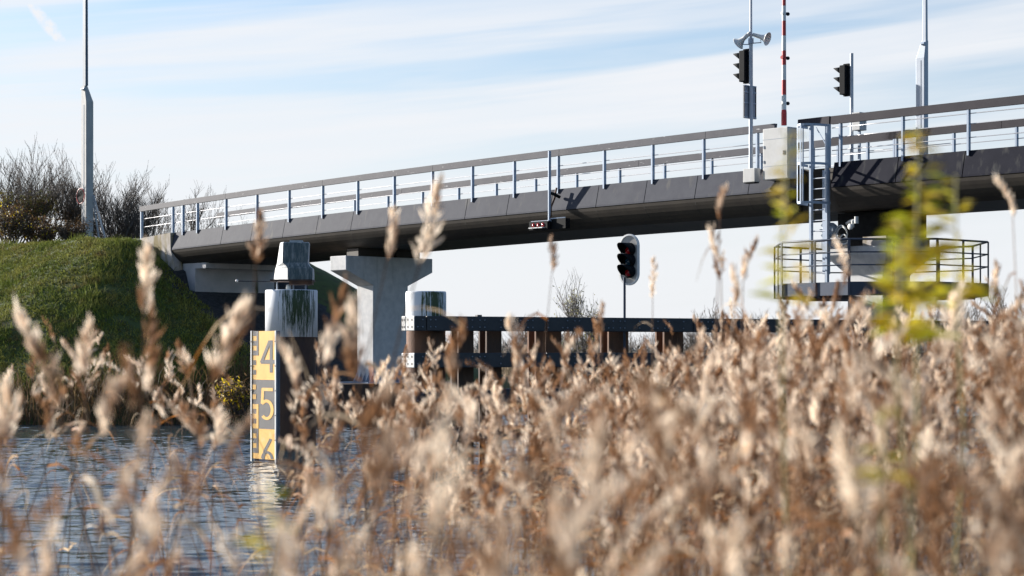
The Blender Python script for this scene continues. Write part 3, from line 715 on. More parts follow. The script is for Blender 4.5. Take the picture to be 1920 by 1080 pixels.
# oval signal board on the fender
so = fs + fd * ft_of(1186) - fn * .31; sS = F / so.y
def zS_(y): return H + (HZ - y) / sS
so2 = px(1180.5, 487, so.y - .02)
ss = thing('signal_board', 'upright oval signal board with three black hoods on a post above the fender', 'signal', Vector((so.x, so.y, 2.9)))
MB().tube(Vector((so.x, so.y + .03, 1.6)), Vector((so.x, so.y + .03, zS_(520))), .028, n=10).build('post', 'galvblue', ss)
mN = Vector((-.60, -.80, 0)); mS = Vector((.80, -.60, 0)); cz = so2.z; w_, h_ = .235, .52
def stad(r_, hh_, off, k=22):
    pts = []
    for i in range(k + 1):
        a = math.pi * i / k; pts.append(so2 + mS * r_ * math.cos(a) + Z * (hh_ - r_ * 1.0 + r_ * math.sin(a)) + mN * off)
    for i in range(k + 1):
        a = math.pi + math.pi * i / k; pts.append(so2 + mS * r_ * math.cos(a) + Z * (-hh_ + r_ * 1.0 + r_ * math.sin(a)) + mN * off)
    return pts
MB().loft([stad(w_, h_, 0), stad(w_, h_, .02)]).build('backboard', 'board', ss)
MB().loft([stad(w_ - .03, h_ - .02, .018), stad(w_ + .014, h_ + .014, -.004), stad(w_ + .014, h_ + .014, .03), stad(w_ - .03, h_ - .02, .036), stad(w_ - .03, h_ - .02, .018)], cap=False).build('white_rim', 'white', ss)
for k, y in enumerate((468, 488.5, 509)):
    q = Vector((so2.x, so2.y, zS_(y))) + mN * .03 + mS * .03
    MB().lathe([(.14, .0), (.14, .06), (.11, .07), (0, .07)], q, 20, mN).build('lamp_housing', 'black', ss)
    mb = MB(); visor(mb, q + mN * .06, mN, .135, .34, cut=.25); o = mb.build('visor', 'black', ss, fix=False)
    o.modifiers.new('thickness', 'SOLIDIFY').thickness = .006
    MB().lathe([(0, .03), (.05, .02), (.075, 0)], q + mN * .075 - Z * .03, 16, mN).build('lens', ('lensred', 'lensblue', 'lensred')[k], ss)

# ------------------------------------------------------------------ dolphin with navigation light housing
YD = 45.7; dc = px(546.5, 655, YD); dc.z = 0; sD = F / YD
def zD(y): return H + (HZ - y) / sD
dl = thing('mooring_dolphin', 'thick steel mooring pile with algae streaked white collar behind the yellow gauge', 'mooring pile', dc)
MB().tube(dc - Z * 1, dc + Z * (zD(630)), .56, n=40).build('steel_pile', 'rustdark', dl)
MB().lathe([(.5, zD(632)), (.598, zD(632)), (.598, zD(546)), (.585, zD(544)), (0, zD(543.5))], dc, 48).build('pile_collar', 'collar', dl)
lh = thing('beacon_housing', 'tapered grey green beacon housing on short legs atop the mooring pile', 'beacon', dc + Z * zD(543))
e1 = Vector((.995, .1, 0)); e2 = Vector((-.72, .69, 0))   # wide front faces the camera, the left flank leans away
def rect(cx0, cx1, y, dep, cy=0):
    a, b_ = (cx0 - 546.5) / sD, (cx1 - 546.5) / sD; z = zD(y)
    f0 = dc + e1 * a - Yf * (dep) + Z * z; f1 = dc + e1 * b_ - Yf * dep + Z * z
    return [f0, f1, f1 + Yf * 2 * dep, f0 + Yf * 2 * dep - Xr * .0]
def rect2(xl, xm, xr, y, dep):      # corner seen at xm, left flank to xl, right edge xr
    z = zD(y); a, m_, b_ = [(q - 546.5) / sD for q in (xl, xm, xr)]
    p1 = dc + Vector((m_, -dep, z)); p2 = dc + Vector((b_, -dep + .06, z)); p0 = dc + Vector((a, dep * .9, z)); p3 = dc + Vector((b_ - .02, dep, z))
    return [p1, p2, p3, p0]
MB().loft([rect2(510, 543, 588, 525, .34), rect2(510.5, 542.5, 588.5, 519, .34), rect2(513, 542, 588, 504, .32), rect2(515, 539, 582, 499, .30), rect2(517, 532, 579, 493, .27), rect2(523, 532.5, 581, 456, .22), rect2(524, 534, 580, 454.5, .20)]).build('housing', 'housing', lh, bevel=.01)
MB().box(dc + Vector(((556 - 546.5) / sD, -.02, zD(454))), Xr * .14, Yf * .16, Z * .035).build('lid', 'capplain', lh)
MB().box(dc + Vector(((549 - 546.5) / sD, 0, zD(526.5))), Xr * .48, Yf * .36, Z * .02).build('base_plate', 'rustdark', lh)
MB().box(dc + Vector(((566 - 546.5) / sD, -.1, zD(531))), Xr * .26, Yf * .22, Z * .04).build('ballast_block', 'rust', lh)
for x_ in (520.5, 545, 551, 574): MB().tube(dc + Vector(((x_ - 546.5) / sD, -.1, zD(527))), dc + Vector(((x_ - 546.5) / sD, -.1, zD(545))), .018, n=7).build('leg', 'post', lh)
MB().tube(dc + Vector(((445 - 546.5) / sD, -.15, zD(527.5))), dc + Vector(((520 - 546.5) / sD, -.15, zD(528.5))), .014, n=6).build('arm', 'gdark', lh)
MB().lathe([(0, -.035), (.03, -.02), (.035, 0), (.025, .03), (0, .035)], dc + Vector(((446 - 546.5) / sD, -.15, zD(527))), 10).build('sensor_head', 'horn', lh)
MB().lathe([(0, 0), (.05, 0), (.045, .1), (0, .12)], dc + Vector(((542 - 546.5) / sD, -.2, zD(543))), 12).build('lantern', 'lantern', lh)

# ------------------------------------------------------------------ clearance gauge
YG = 41.0; sG = F / YG
GN = Vector((-.766, -.643, 0)); GT = Vector((.643, -.766, 0)); GC = Vector(((495 - 960) / sG, YG, 0))   # face turned to the left
def gp(x, y, o=0):
    w = ((x - 960) * GC.y - F * GC.x) / (F * GT.x - (x - 960) * GT.y)
    return GC + GT * w + GN * o + Z * (H + (HZ - y) / sG)
ga = thing('clearance_gauge', 'yellow and charcoal clearance gauge board numbered 4 5 6 standing in the water', 'gauge board', gp(495, 866))
def plate(mb, x0, y0, x1, y1, o, th=.004):
    a, b_ = gp(x0, y0, o), gp(x1, y1, o); c = (a + b_) / 2; mb.box(c, GT * (b_ - a).dot(GT) / 2, GN * th / 2, Z * (a.z - b_.z) / 2)
def gz(k): return 620.5 + 9.18 * k     # divisions of the scale
for k0, k1, nm in ((0, 10, 'yellow_panel'), (10, 20, 'charcoal_panel'), (20, 26.2, 'yellow_panel')):
    mb = MB(); plate(mb, 473.5, gz(k0) + .15, 517, gz(k1) - .15, 0, .02); mb.build(nm, 'yellow' if nm[0] == 'y' else 'gdark', ga)
def comb(k0, inv):
    mb = MB()
    plate(mb, 482, gz(k0), 485.6, gz(k0 + 5), .0125)
    for k in (0, 2, 4): plate(mb, 474.6, gz(k0 + k), 482, gz(k0 + k + 1), .0125)
    return mb
mk = comb(0, 0)
for k in (6, 8): plate(mk, 474.6, gz(k), 481, gz(k + 1) - .5, .0125)
mk2 = comb(20, 0); mk.v_ = None
mk.add(mk2.v, mk2.f)
mk.build('scale_tick', 'gdark', ga)
mk = MB()
for k in (11, 13): plate(mk, 474.6, gz(k), 481, gz(k + 1), .0125)
m2 = comb(15, 0); mk.add(m2.v, m2.f); mk.build('scale_tick', 'yellow', ga)
def stroke(mb, pts, w, o):
    pts = [Vector((x, -y, 0)) for x, y in pts]; n = len(pts); Lp, Rp = [], []
    for i, p in enumerate(pts):
        t = (pts[min(i + 1, n - 1)] - pts[max(i - 1, 0)]).normalized(); s_ = Vector((-t.y, t.x, 0)) * w / 2
        Lp.append(p + s_); Rp.append(p - s_)
    vs = [gp(p.x, -p.y, o) for p in Lp + Rp]; mb.add(vs, [(i, i + 1, n + i + 1, n + i) for i in range(n - 1)])
m4 = MB()
stroke(m4, [(509.4, 638.2), (509.4, 698.3)], 5.6, .0140); stroke(m4, [(490, 678.2), (516, 678.2)], 7.6, .0148); stroke(m4, [(507.2, 639), (491, 680)], 5.6, .0156)
m4.build('numeral_four', 'gdark', ga, fix=False)
m5 = MB()
stroke(m5, [(493, 730), (512.5, 730)], 6, .0140); stroke(m5, [(494, 728), (492.5, 757)], 5, .0148)
stroke(m5, [(491.5 + .5, 757)] + [(501 + 10.5 * math.cos(a), 768 - 16.5 * math.sin(a)) for a in np.linspace(2.2, -2.35, 18)], 5.6, .0156)
m5.build('numeral_five', 'yellow', ga, fix=False)
m6 = MB()
stroke(m6, [(509, 822), (503, 834), (497.5, 845), (494.5, 858), (494.5, 860.5)], 5.2, .0140)
stroke(m6, [(502 + 9 * math.cos(a), 860 - 12.5 * math.sin(a)) for a in np.linspace(3.1, 0.05, 14)], 5.2, .0148)
m6.build('numeral_six', 'gdark', ga, fix=False)
mb = MB(); plate(mb, 471.6, 620, 473.6, 866, 0, .05); mb.build('edge_frame', 'white', ga)
mb = MB(); plate(mb, 517, 620, 519, 866, 0, .05); mb.build('edge_frame', 'white', ga)
mb = MB(); plate(mb, 519.2, 620.5, 520.8, 880, -.03, .05); plate(mb, 476, 622, 480, 900, -.05, .05); mb.build('support_post', 'lampblue', ga)
ck = MB()
for y in (640.5, 686, 732, 778, 824):
    plate(ck, 470.8, y - .8, 474.2, y + .8, .028, .006); plate(ck, 516.6, y - .8, 519.4, y + .8, .028, .006)
ck.build('clip', 'gdark', ga)

# ------------------------------------------------------------------ lamp columns, round sign, ladder
def lamp(xc, wl, wr, y_base, y_sh0, y_sh1, upx0, upx1, Y_, label, m, mu, base_z=None, flip=1):
    s_ = F / Y_; c = Vector(((xc - 960) / s_, Y_, 0))
    zz = lambda y: H + (HZ - y) / s_
    t = thing('lamp_column', label, 'lamp column', Vector((c.x, c.y, zz(y_base))), None)
    a = wl / s_ / .672; b_ = wr / s_ / .740             # left face runs along the bridge direction, right face across it
    def sqr(u0, u1, v0, v1, z): return [c + B * u0 - NN * v0 + Z * z, c + B * u1 - NN * v0 + Z * z, c + B * u1 - NN * v1 + Z * z, c + B * u0 - NN * v1 + Z * z]
    zl = zz(y_base) - .4
    MB().loft([sqr(-a, 0, 0, b_, zl), sqr(-a, 0, 0, b_, zz(y_sh1))]).build('lower_shaft', m, t, bevel=.012)
    MB().box(c - B * a * .5 + NN * .004 + Z * (zl + zz(y_sh1)) / 2, B * a * .10, NN * .003, Z * (zz(y_sh1) - zl) * .48).build('cable_groove', mu, t)
    k = .42
    if flip > 0: top = sqr(-a, -a * .35, 0, b_ * k, zz(y_sh0)); up = (-a * .82, -a * .2, b_ * .05, b_ * .42)
    else: top = sqr(-a * .5, 0, b_ * .4, b_, zz(y_sh0)); up = (-a * .45, -a * .02, b_ * .45, b_ * .95)
    MB().loft([sqr(-a, 0, 0, b_, zz(y_sh1) + .001), top]).build('shoulder', m, t, bevel=.01)
    MB().loft([sqr(up[0], up[1], up[2], up[3], zz(y_sh0) + .002), sqr(up[0] + .01, up[1] - .02, up[2] + .01, up[3] - .02, zz(-160))]).build('upper_mast', mu, t, bevel=.01)
    MB().tube(c + B * (up[0] + .02) + NN * (-up[2] + .05) + Z * zz(y_sh0 + 6), c + B * (up[1]) + NN * (-up[2] + .05) + Z * zz(y_sh0 + 6), .045, n=10).build('hinge', 'post', t)
    hz_ = zz(-160)
    MB().bar(c + Z * hz_, c + Z * (hz_ + .1) - NN * 1.2, .09, .09).build('lamp_arm', mu, t)
    MB().box(c + Z * (hz_ + .1) - NN * 1.4, NN * .32, B * .12, Z * .05).build('lamp_head', 'grey', t)
    return t
YL = Yof(u_of(161.5, -4.4), -4.4)
lamp(161.5, 12, 11.5, 447, 160, 190, 152, 162, YL, 'tall concrete lamp column on the grassy bank with round sign and ladder', 'lampdark', 'lampblue')
uR_ = u_of(1733, -4.4)
lamp(1733, 13, 9.5, 288, 75, 108, 1731, 1741, Yof(uR_, -4.4), 'tall steel lamp column beyond the swing span railing', 'lamplite', 'lamplite', flip=-1)
sg = thing('round_sign', 'round dark sign with red rim fixed to the left lamp column', 'sign', px(151, 385, YL - .4))
qs = px(151.5, 367.5, YL - .35)
MB().tube(qs, qs + NN * .012, .315, n=32, smooth=False).build('disc', 'black', sg)
MB().lathe([(.305, -.008), (.335, -.008), (.335, .02), (.305, .02), (.305, -.008)], qs, 32, NN).build('rim', 'red', sg)
MB().box(qs - NN * .03, B * .2, NN * .02, Z * .03).build('bracket', 'post', sg)
la = thing('leaning_ladder', 'light aluminium ladder leaning against the left lamp column', 'ladder', px(191, 456, YL + .2))
l0, l1 = px(187.5, 458, YL + .5), px(173.4, 366, YL + .5); r0_, r1_ = px(200.5, 458, YL), px(175.2, 366, YL + .1)
MB().bar(l0, l1, .035, .07).build('stringer', 'alu', la); MB().bar(r0_, r1_, .035, .07).build('stringer', 'alu', la)
for i in range(1, 8):
    t = i / 8; MB().tube(l0.lerp(l1, t), r0_.lerp(r1_, t), .016, n=6).build('rung', 'alu', la)

# ------------------------------------------------------------------ bare shrubs and trees
def branches(rng, base, height, spread, stems, levels=3, r0=.05, twig=.008, lean=(0, 0), kids=(5, 8), grav=.0, mb=None, tmb=None, upb=.55):
    tips = []
    def grow(p, d, ln, r_, lev):
        n = 4; pts = [p]; q = p.copy(); dd = d.copy()
        for i in range(n):
            dd = (dd + Vector((rng.gauss(0, .09), rng.gauss(0, .09), rng.gauss(0, .06) + .07))).normalized(); q = q + dd * ln / n; pts.append(q.copy())
        rad = [max(twig * .6, r_ * (1 - .62 * i / n)) for i in range(n + 1)]
        (mb if lev == 0 else tmb).path(pts, rad, 4 if lev < 2 else 3)
        if lev >= levels: tips.append(pts[-1]); tips.append(pts[2]); return
        k = rng.randint(*kids)
        for j in range(k):
            t = .25 + .75 * (j + rng.random()) / k; i = min(int(t * n), n - 1); o = pts[i].lerp(pts[i + 1], t * n - i)
            a = rng.random() * 6.283; side = Vector((math.cos(a), math.sin(a), 0))
            nd_ = (dd * (1 - .0) + side * rng.uniform(.45, .95) + Z * upb * rng.uniform(.2, .8)).normalized()
            grow(o, nd_, ln * rng.uniform(.38, .62), max(twig, r_ * .5), lev + 1)
    for s_ in range(stems):
        a = rng.random() * 6.283; sp = spread * math.sqrt(rng.random())
        d = Vector((math.cos(a) * sp + lean[0], math.sin(a) * sp + lean[1], 1)).normalized()
        grow(base + Vector((math.cos(a), math.sin(a), 0)) * rng.random() * .3, d, height * rng.uniform(.6, .85), r0, 0)
    return tips
def leafcloud(mb, rng, pts, n, size, jit):
    for i in range(n):
        p = pts[rng.randrange(len(pts))] + Vector((rng.gauss(0, jit), rng.gauss(0, jit), rng.gauss(0, jit)))
        a = Vector((rng.gauss(0, 1), rng.gauss(0, 1), rng.gauss(0, 1))).normalized(); b_ = a.orthogonal().normalized(); s_ = size * rng.uniform(.6, 1.4)
        mb.add([p - a * s_, p + b_ * s_ * .45, p + a * s_, p - b_ * s_ * .45], [(0, 1, 2, 3)])
def shrub(name, seed, x, ytop, Y_, label, cat='shrub', group=None, spread=.6, stems=7, bz=None, leaves=(), m='bark', kids=(4, 7), levels=3, twig=.0085, r0=.045, upb=.55, lean=(0, 0)):
    rng = random.Random(seed); base = px(x, 0, Y_); base.z = float(ground(base.x, base.y)) - .05 if bz is None else bz
    top = H + (HZ - ytop) * Y_ / F; h = top - base.z
    t = thing(name, label, cat, base, group); mb, tmb = MB(), MB()
    tips = branches(rng, base, h * .78, spread, stems, levels, r0, twig, kids=kids, mb=mb, tmb=tmb, upb=upb, lean=lean)
    mb.build('trunk', m, t, fix=False); tmb.build('crown', m, t, fix=False)
    for mm, n, sz, jit, zmax in leaves:
        pts = [p for p in tips if p.z < base.z + h * zmax] or tips
        lm = MB(); leafcloud(lm, rng, pts, n, sz, jit); lm.build('foliage', mm, t, fix=False)
    return t
G1 = 'bare shrubs behind the grassy bank'
shrub('bare_shrub', 1, -70, 300, 90, 'bare shrub cut by the left edge of the frame', group=G1, stems=8, spread=.75, leaves=[('leafolive', 900, .05, .12, .6)])
shrub('bare_shrub', 2, 25, 282, 88, 'dark dense bare shrub at the far left behind the bank, olive leaves at its foot', group=G1, stems=9, spread=.8, leaves=[('leafolive', 2200, .05, .14, .55), ('leafbrown', 1600, .05, .14, .5)])
shrub('bare_shrub', 3, 70, 262, 92, 'tallest bare shrub left of the lamp column, its twigs reaching highest', group=G1, stems=9, spread=.7, leaves=[('leafolive', 1200, .05, .14, .5), ('leafbrown', 900, .05, .15, .5)])
shrub('bare_shrub', 4, 125, 305, 87, 'bare shrub directly left of the lamp column and behind the round sign', group=G1, stems=7, spread=.6, leaves=[('leafbrown', 1500, .05, .14, .45)])
shrub('bare_shrub', 5, 205, 318, 89, 'bare grey brown shrub right of the lamp column behind the ladder', group=G1, stems=8, spread=.8, leaves=[('leafbrown', 350, .05, .14, .4)])
shrub('bare_shrub', 6, 250, 318, 93, 'wide bare shrub with upright twigs between the ladder and the railing end', group=G1, stems=8, spread=.8)
shrub('bare_shrub', 7, 328, 352, 97, 'thin bare shrub seen through the first railing bays', group=G1, stems=7, spread=.3, leaves=[('leafbrown', 260, .05, .1, .9)], bz=4.4)
shrub('bare_shrub', 8, 410, 385, 96, 'low thin shrub behind the railing right of the first bays', group=G1, stems=6, spread=.35, leaves=[('leafbrown', 200, .05, .1, .9)], bz=4.2)
shrub('bare_shrub', 15, 228, 322, 91, 'rounded bare shrub crown midway between the lamp column and the railing end', group=G1, stems=11, spread=.75, kids=(5, 8))
shrub('leafy_shrub', 9, 10, 385, 83, 'low shrub with yellow leaves at the left edge above the bank', stems=9, spread=1.0, leaves=[('leafyellow', 260, .05, .12, 1), ('leafbrown', 1300, .06, .16, 1)], levels=2)
shrub('leafy_shrub', 10, 85, 400, 83.5, 'low brown shrub with few yellow leaves at the foot of the tall bare shrub', stems=9, spread=1.1, leaves=[('leafbrown', 1900, .06, .16, 1), ('leafyellow', 160, .06, .12, 1)], levels=2)
shrub('leafy_shrub', 30, 133, 408, 83, 'low reddish brown shrub just left of the lamp column foot', stems=8, spread=1.0, leaves=[('leafbrown', 1700, .05, .16, 1)], levels=2)
shrub('young_willow', 11, 1098, 528, 84, 'sparse young willow with pale leaves behind the fender left of the signal board', 'tree', stems=9, spread=.33, bz=.1, leaves=[('leafpale', 750, .055, .07, 1)], m='barkfar', levels=3, kids=(4, 6), upb=.9)
shrub('young_willow', 12, 1062, 572, 86, 'smaller willow sprout left beside the sparse young willow', 'tree', stems=5, spread=.3, bz=.1, leaves=[('leafpale', 260, .05, .07, 1)], m='barkfar', levels=2, upb=.9)
shrub('bare_shrub', 13, 775, 570, 80, 'tiny twiggy shrub between the T pier and the capped fender pile', stems=6, spread=.35, bz=.2, leaves=[('leafbrown', 90, .05, .06, 1)], levels=2)
shrub('orange_bush', 14, 462, 688, 61.5, 'small orange leaved bush at the waterline left of the gauge board', 'bush', stems=9, spread=1.1, bz=.3, leaves=[('leafyellow', 420, .06, .1, 1), ('rustreed', 500, .07, .14, 1)], levels=1)
G2 = 'bare trees on the far right shore'
for i, (x, y, lab) in enumerate(((1806, 556, 'low bare far shore tree just right of the railed platform'), (1850, 545, 'bare far shore tree between the railed platform and the right edge'), (1885, 528, 'taller bare far shore tree near the right edge'), (1925, 516, 'tallest bare far shore tree cut by the right edge'))):
    shrub('far_bare_tree', 40 + i, x, y, 118, lab, 'tree', G2, stems=6, spread=.55, bz=.4, m='barkfar', twig=.014, r0=.06, kids=(4, 6), leaves=[('leafpale', 200, .08, .2, .6)])
for i, (x, y, lab) in enumerate(((1300, 588, 'faint far shore bare tree right of the signal board'), (1345, 574, 'faint far shore bare tree left of the blurred tall reeds'), (1390, 578, 'faint far shore bare tree behind the tall reeds'), (1440, 580, 'faint far shore bare tree left of the railed platform'), (1010, 586, 'faint tiny far shore tree top left of the willows'))):
    shrub('far_bare_tree', 50 + i, x, y, 150, lab, 'tree', G2, stems=7, spread=.7, bz=.4, m='barkfar', twig=.014, r0=.06, kids=(4, 5))
# the long far hedge that reads as one mass
rng = random.Random(77); tm = MB()
for i in range(330):
    x = rng.uniform(640, 2100); Y_ = rng.uniform(160, 190); h = rng.uniform(2.6, 4.3) * (1.15 if x > 1280 else 1)
    base = px(x, 655, Y_); base.z = .4
    for j in range(7):
        a = rng.random() * 6.28; d = Vector((math.cos(a) * .5, math.sin(a) * .5, 1)).normalized(); l = h * rng.uniform(.6, 1)
        tip = base + d * l; tm.path([base, base.lerp(tip, .5) + Vector((rng.gauss(0, .1), 0, 0)), tip], [.06, .035, .012], 3)
        for k in range(5):
            o = base.lerp(tip, rng.uniform(.3, .95)); e = o + Vector((rng.gauss(0, .5), rng.gauss(0, .5), rng.uniform(.2, .9))); tm.path([o, e], [.02, .01], 3)
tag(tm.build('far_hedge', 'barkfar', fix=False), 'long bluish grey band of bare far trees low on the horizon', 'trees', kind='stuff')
lm = MB(); pts = [px(rng.uniform(640, 2100), 655, rng.uniform(150, 200)) for _ in range(900)]
for p in pts: p.z = rng.uniform(.5, 2.2)
leafcloud(lm, rng, pts, 9000, .22, .35)
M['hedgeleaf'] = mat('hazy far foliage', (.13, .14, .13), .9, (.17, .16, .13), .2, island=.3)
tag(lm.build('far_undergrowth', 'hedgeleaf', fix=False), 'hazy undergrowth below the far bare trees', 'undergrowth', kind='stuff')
hu = thing('small_hut', 'tiny white hut on the far shore seen between two fender piles', 'hut', px(1243, 655, 300))
q = px(1243, 0, 300); q.z = .5
MB().box(q + Z * .9, Xr * .9, Yf * 1.2, Z * .9).build('wall', 'white', hu)
MB().prism([q + Vector((-1.05, -1.3, 1.8)), q + Vector((1.05, -1.3, 1.8)), q + Vector((0, -1.3, 2.6))], (0, 2.6, 0)).build('roof', 'roof', hu)
MB().box(q + Vector((.2, -1.21, .7)), Xr * .3, Yf * .02, Z * .7).build('door', 'gdark', hu)
shrub('leafy_shrub', 61, 1254, 640, 296, 'round yellow bush beside the tiny white hut', 'bush', bz=.4, stems=6, spread=.8, levels=1, leaves=[('leafyellow', 300, .16, .3, 1)])

# ------------------------------------------------------------------ grass and sedge (nobody could count them)
r = np.random.RandomState(11)
def blades(n, xy, hmin, hmax, w, lean, zfun=None):
    n = len(xy); z = ground(xy[:, 0], xy[:, 1]) - .02
    h = hmin + (hmax - hmin) * r.rand(n) ** 1.5; a = r.rand(n) * 6.283
    wv = np.stack([np.cos(a), np.sin(a), np.zeros(n)], -1) * (w * (.6 + .8 * r.rand(n)))[:, None]
    b0 = np.stack([xy[:, 0], xy[:, 1], z], -1); la_ = r.randn(n, 3) * lean; la_[:, 2] = 0
    mid = b0 + la_ * h[:, None] * .35; mid[:, 2] += h * .6; top = b0 + la_ * h[:, None]; top[:, 2] += h * (1 - .2 * np.abs(lean))
    V = np.stack([b0 - wv, b0 + wv, mid + wv * .8, mid - wv * .8, top], 1).reshape(-1, 3); i = np.arange(n)[:, None] * 5
    Q = np.concatenate([i + np.array([[0, 1, 2, 3]]), i + np.array([[3, 2, 4, 4]])]); return V, Q
n = 420000
cand = np.stack([r.uniform(-26, -1, n), r.uniform(57, 84, n)], -1)
g = ground(cand[:, 0], cand[:, 1]); du, dv = cand[:, 0] - O0[0], cand[:, 1] - O0[1]; uu = du * bd[0] + dv * bd[1]; vv = du * nd[0] + dv * nd[1]
clump = noise2(cand[:, 0] * 2.2, cand[:, 1] * 2.2, 21)
keep = (g > .7) & (vv > .25) & (np.abs(cand[:, 0] / cand[:, 1]) < .30) & ((uu < 12)) & (clump > -.45 - .6 * r.rand(n))
cand = cand[keep]
def tri(V, Q): # quads whose last two vertices agree become triangles
    return V, Q
V, Q = blades(0, cand, .03, .17, .016, .7)
me_q = Q[Q[:, 2] != Q[:, 3]]; me_t = Q[Q[:, 2] == Q[:, 3]]
def bladeobj(name, V, Q, m, label, cat):
    me = bpy.data.meshes.new(name)
    q4 = Q[Q[:, 2] != Q[:, 3]]; t3 = Q[Q[:, 2] == Q[:, 3]][:, :3]
    loops = np.concatenate([q4.ravel(), t3.ravel()]).astype(np.int32)
    starts = np.concatenate([np.arange(len(q4)) * 4, len(q4) * 4 + np.arange(len(t3)) * 3]).astype(np.int32)
    me.vertices.add(len(V)); me.vertices.foreach_set('co', V.astype(np.float32).ravel())
    me.loops.add(len(loops)); me.loops.foreach_set('vertex_index', loops)
    me.polygons.add(len(starts)); me.polygons.foreach_set('loop_start', starts); me.materials.append(M[m]); me.update(calc_edges=True)
    o = bpy.data.objects.new(name, me); C.objects.link(o); return tag(o, label, cat, kind='stuff')
k_ = noise2(cand[:, 0] * 1.7 + 3, cand[:, 1] * 1.7, 12) > .38
tuft = cand[k_][::3]; V2, Q2 = blades(0, tuft, .12, .42, .010, .5); V, Q = np.concatenate([V, V2]), np.concatenate([Q, Q2 + len(V)])
bladeobj('bank_grass', V, Q, 'blade', 'short green grass covering the lit bank', 'grass')
n = 60000
cand = np.stack([r.uniform(-22, 0, n), r.uniform(54, 78, n)], -1); g = ground(cand[:, 0], cand[:, 1])
du, dv = cand[:, 0] - O0[0], cand[:, 1] - O0[1]; uu = du * bd[0] + dv * bd[1]; vv = du * nd[0] + dv * nd[1]
keep = (g > -.5) & (g < 1.15 + .35 * noise2(cand[:, 0], cand[:, 1], 8)) & (cand[:, 0] / cand[:, 1] < -.113) & (vv > 0)
cand = cand[keep]
V, Q = blades(0, cand, .3, 1.35, .013, .45)
bladeobj('shore_sedge', V, Q, 'rustreed', 'rusty brown sedge fringe along the waterline below the bank', 'sedge')
n = 22000
cand = np.stack([r.uniform(-12, 34, n), r.uniform(97, 112, n)], -1)
V, Q = blades(0, cand, .9, 1.9, .03, .2)
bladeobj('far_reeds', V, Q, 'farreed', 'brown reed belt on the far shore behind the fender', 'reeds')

# ------------------------------------------------------------------ near reeds
def reed_template(rs, nsp=64, nleaf=5, broad=1.0, drp=.45):
    """unit reed: top of the stem at the origin, stem going down 2.2 m; returns verts, quads, material index (0 plume, 1 stem, 2 leaf)"""
    V = []; Q = []; Mi = []
    def quad(a, b_, c, d, m):
        k = len(V); V.extend([a, b_, c, d]); Q.append((k, k + 1, k + 2, k + 3)); Mi.append(m)
    bend = np.array([rs.randn() * .05, rs.randn() * .05, 0])
    Ln = rs.uniform(.17, .27); droop = rs.randn(2) * drp
    def axis(t): return np.array([droop[0] * t * t * Ln, droop[1] * t * t * Ln, t * Ln * (1 - .12 * np.hypot(*droop))])
    def stem(s): return bend * (s / 1.5) ** 2 + np.array([0, 0, -s])
    ss = [-.02, .25, .6, 1.1, 1.7, 2.3]; k0 = len(V)
    for s in ss:
        c = stem(s); rr = .0028 + .0012 * max(s, 0)
        for j in range(3): V.append(c + np.array([math.cos(j * 2.094), math.sin(j * 2.094), 0]) * rr)
    for i in range(len(ss) - 1):
        for j in range(3): Q.append((k0 + i * 3 + j, k0 + i * 3 + (j + 1) % 3, k0 + i * 3 + 3 + (j + 1) % 3, k0 + i * 3 + 3 + j)); Mi.append(1)
    side = rs.rand() * 6.283
    for i in range(nsp):
        t = (i + rs.rand()) / nsp; p = axis(t * .92); a = side + rs.randn() * 1.0
        env = (math.sin(math.pi * min(1, t * .85 + .15)) ** .6) * broad
        out_ = np.array([math.cos(a), math.sin(a), 0]); d = out_ * rs.uniform(.15, .55) * env + np.array([0, 0, rs.uniform(.5, 1.0)])
        d /= np.linalg.norm(d); ln = rs.uniform(.04, .085); w = rs.uniform(.0035, .0075)
        p = p + out_ * rs.uniform(0, .014) * env
        sd = np.cross(d, rs.randn(3)); sd /= np.linalg.norm(sd); e = p + d * ln - np.array([0, 0, .008]); m_ = p + d * ln * .55 + out_ * .004
        quad(p, m_ + sd * w, e, m_ - sd * w, 0)
    for i in range(nleaf):
        s = rs.uniform(.12, 1.3); p = stem(s); a = rs.rand() * 6.283; o = np.array([math.cos(a), math.sin(a), 0]); sd = np.array([-math.sin(a), math.cos(a), 0])
        ln = rs.uniform(.16, .44); w = rs.uniform(.005, .013); up = rs.uniform(.1, .9); pts = []; sd = sd * math.cos(1) + np.array([0, 0, 1]) * rs.uniform(-.8, .8); dr = rs.uniform(.5, 1.9)
        for q in range(5):
            t = q / 4; pts.append((p + o * ln * t * .9 + np.array([0, 0, ln * (up * t - dr * t * t * .8)]), w * (1 - .85 * t ** 1.5)))
        for q in range(4):
            quad(pts[q][0] - sd * pts[q][1], pts[q][0] + sd * pts[q][1], pts[q + 1][0] + sd * pts[q + 1][1], pts[q + 1][0] - sd * pts[q + 1][1], 2)
    return np.array(V), np.array(Q), np.array(Mi)
rs = np.random.RandomState(4)
TP = [reed_template(rs, rs.randint(34, 84), rs.randint(4, 9), rs.choice([.5, .7, 1.0, 1.3, 1.8])) for _ in range(24)]
def place(items):
    Vs, Qs, Ms, k = [], [], [], 0
    for (x, y, z, rot, tx, ty, sc_, ti) in items:
        v, q, m = TP[ti]; c, s = math.cos(rot), math.sin(rot)
        w = np.empty_like(v); w[:, 0] = (v[:, 0] * c - v[:, 1] * s) * sc_; w[:, 1] = (v[:, 0] * s + v[:, 1] * c) * sc_; w[:, 2] = v[:, 2] * sc_
        zz = w[:, 2].copy(); w[:, 0] += tx * zz; w[:, 1] += ty * zz
        w[:, 0] += x; w[:, 1] += y; w[:, 2] += z
        Vs.append(w); Qs.append(q + k); Ms.append(m); k += len(v)
    return np.concatenate(Vs), np.concatenate(Qs), np.concatenate(Ms)
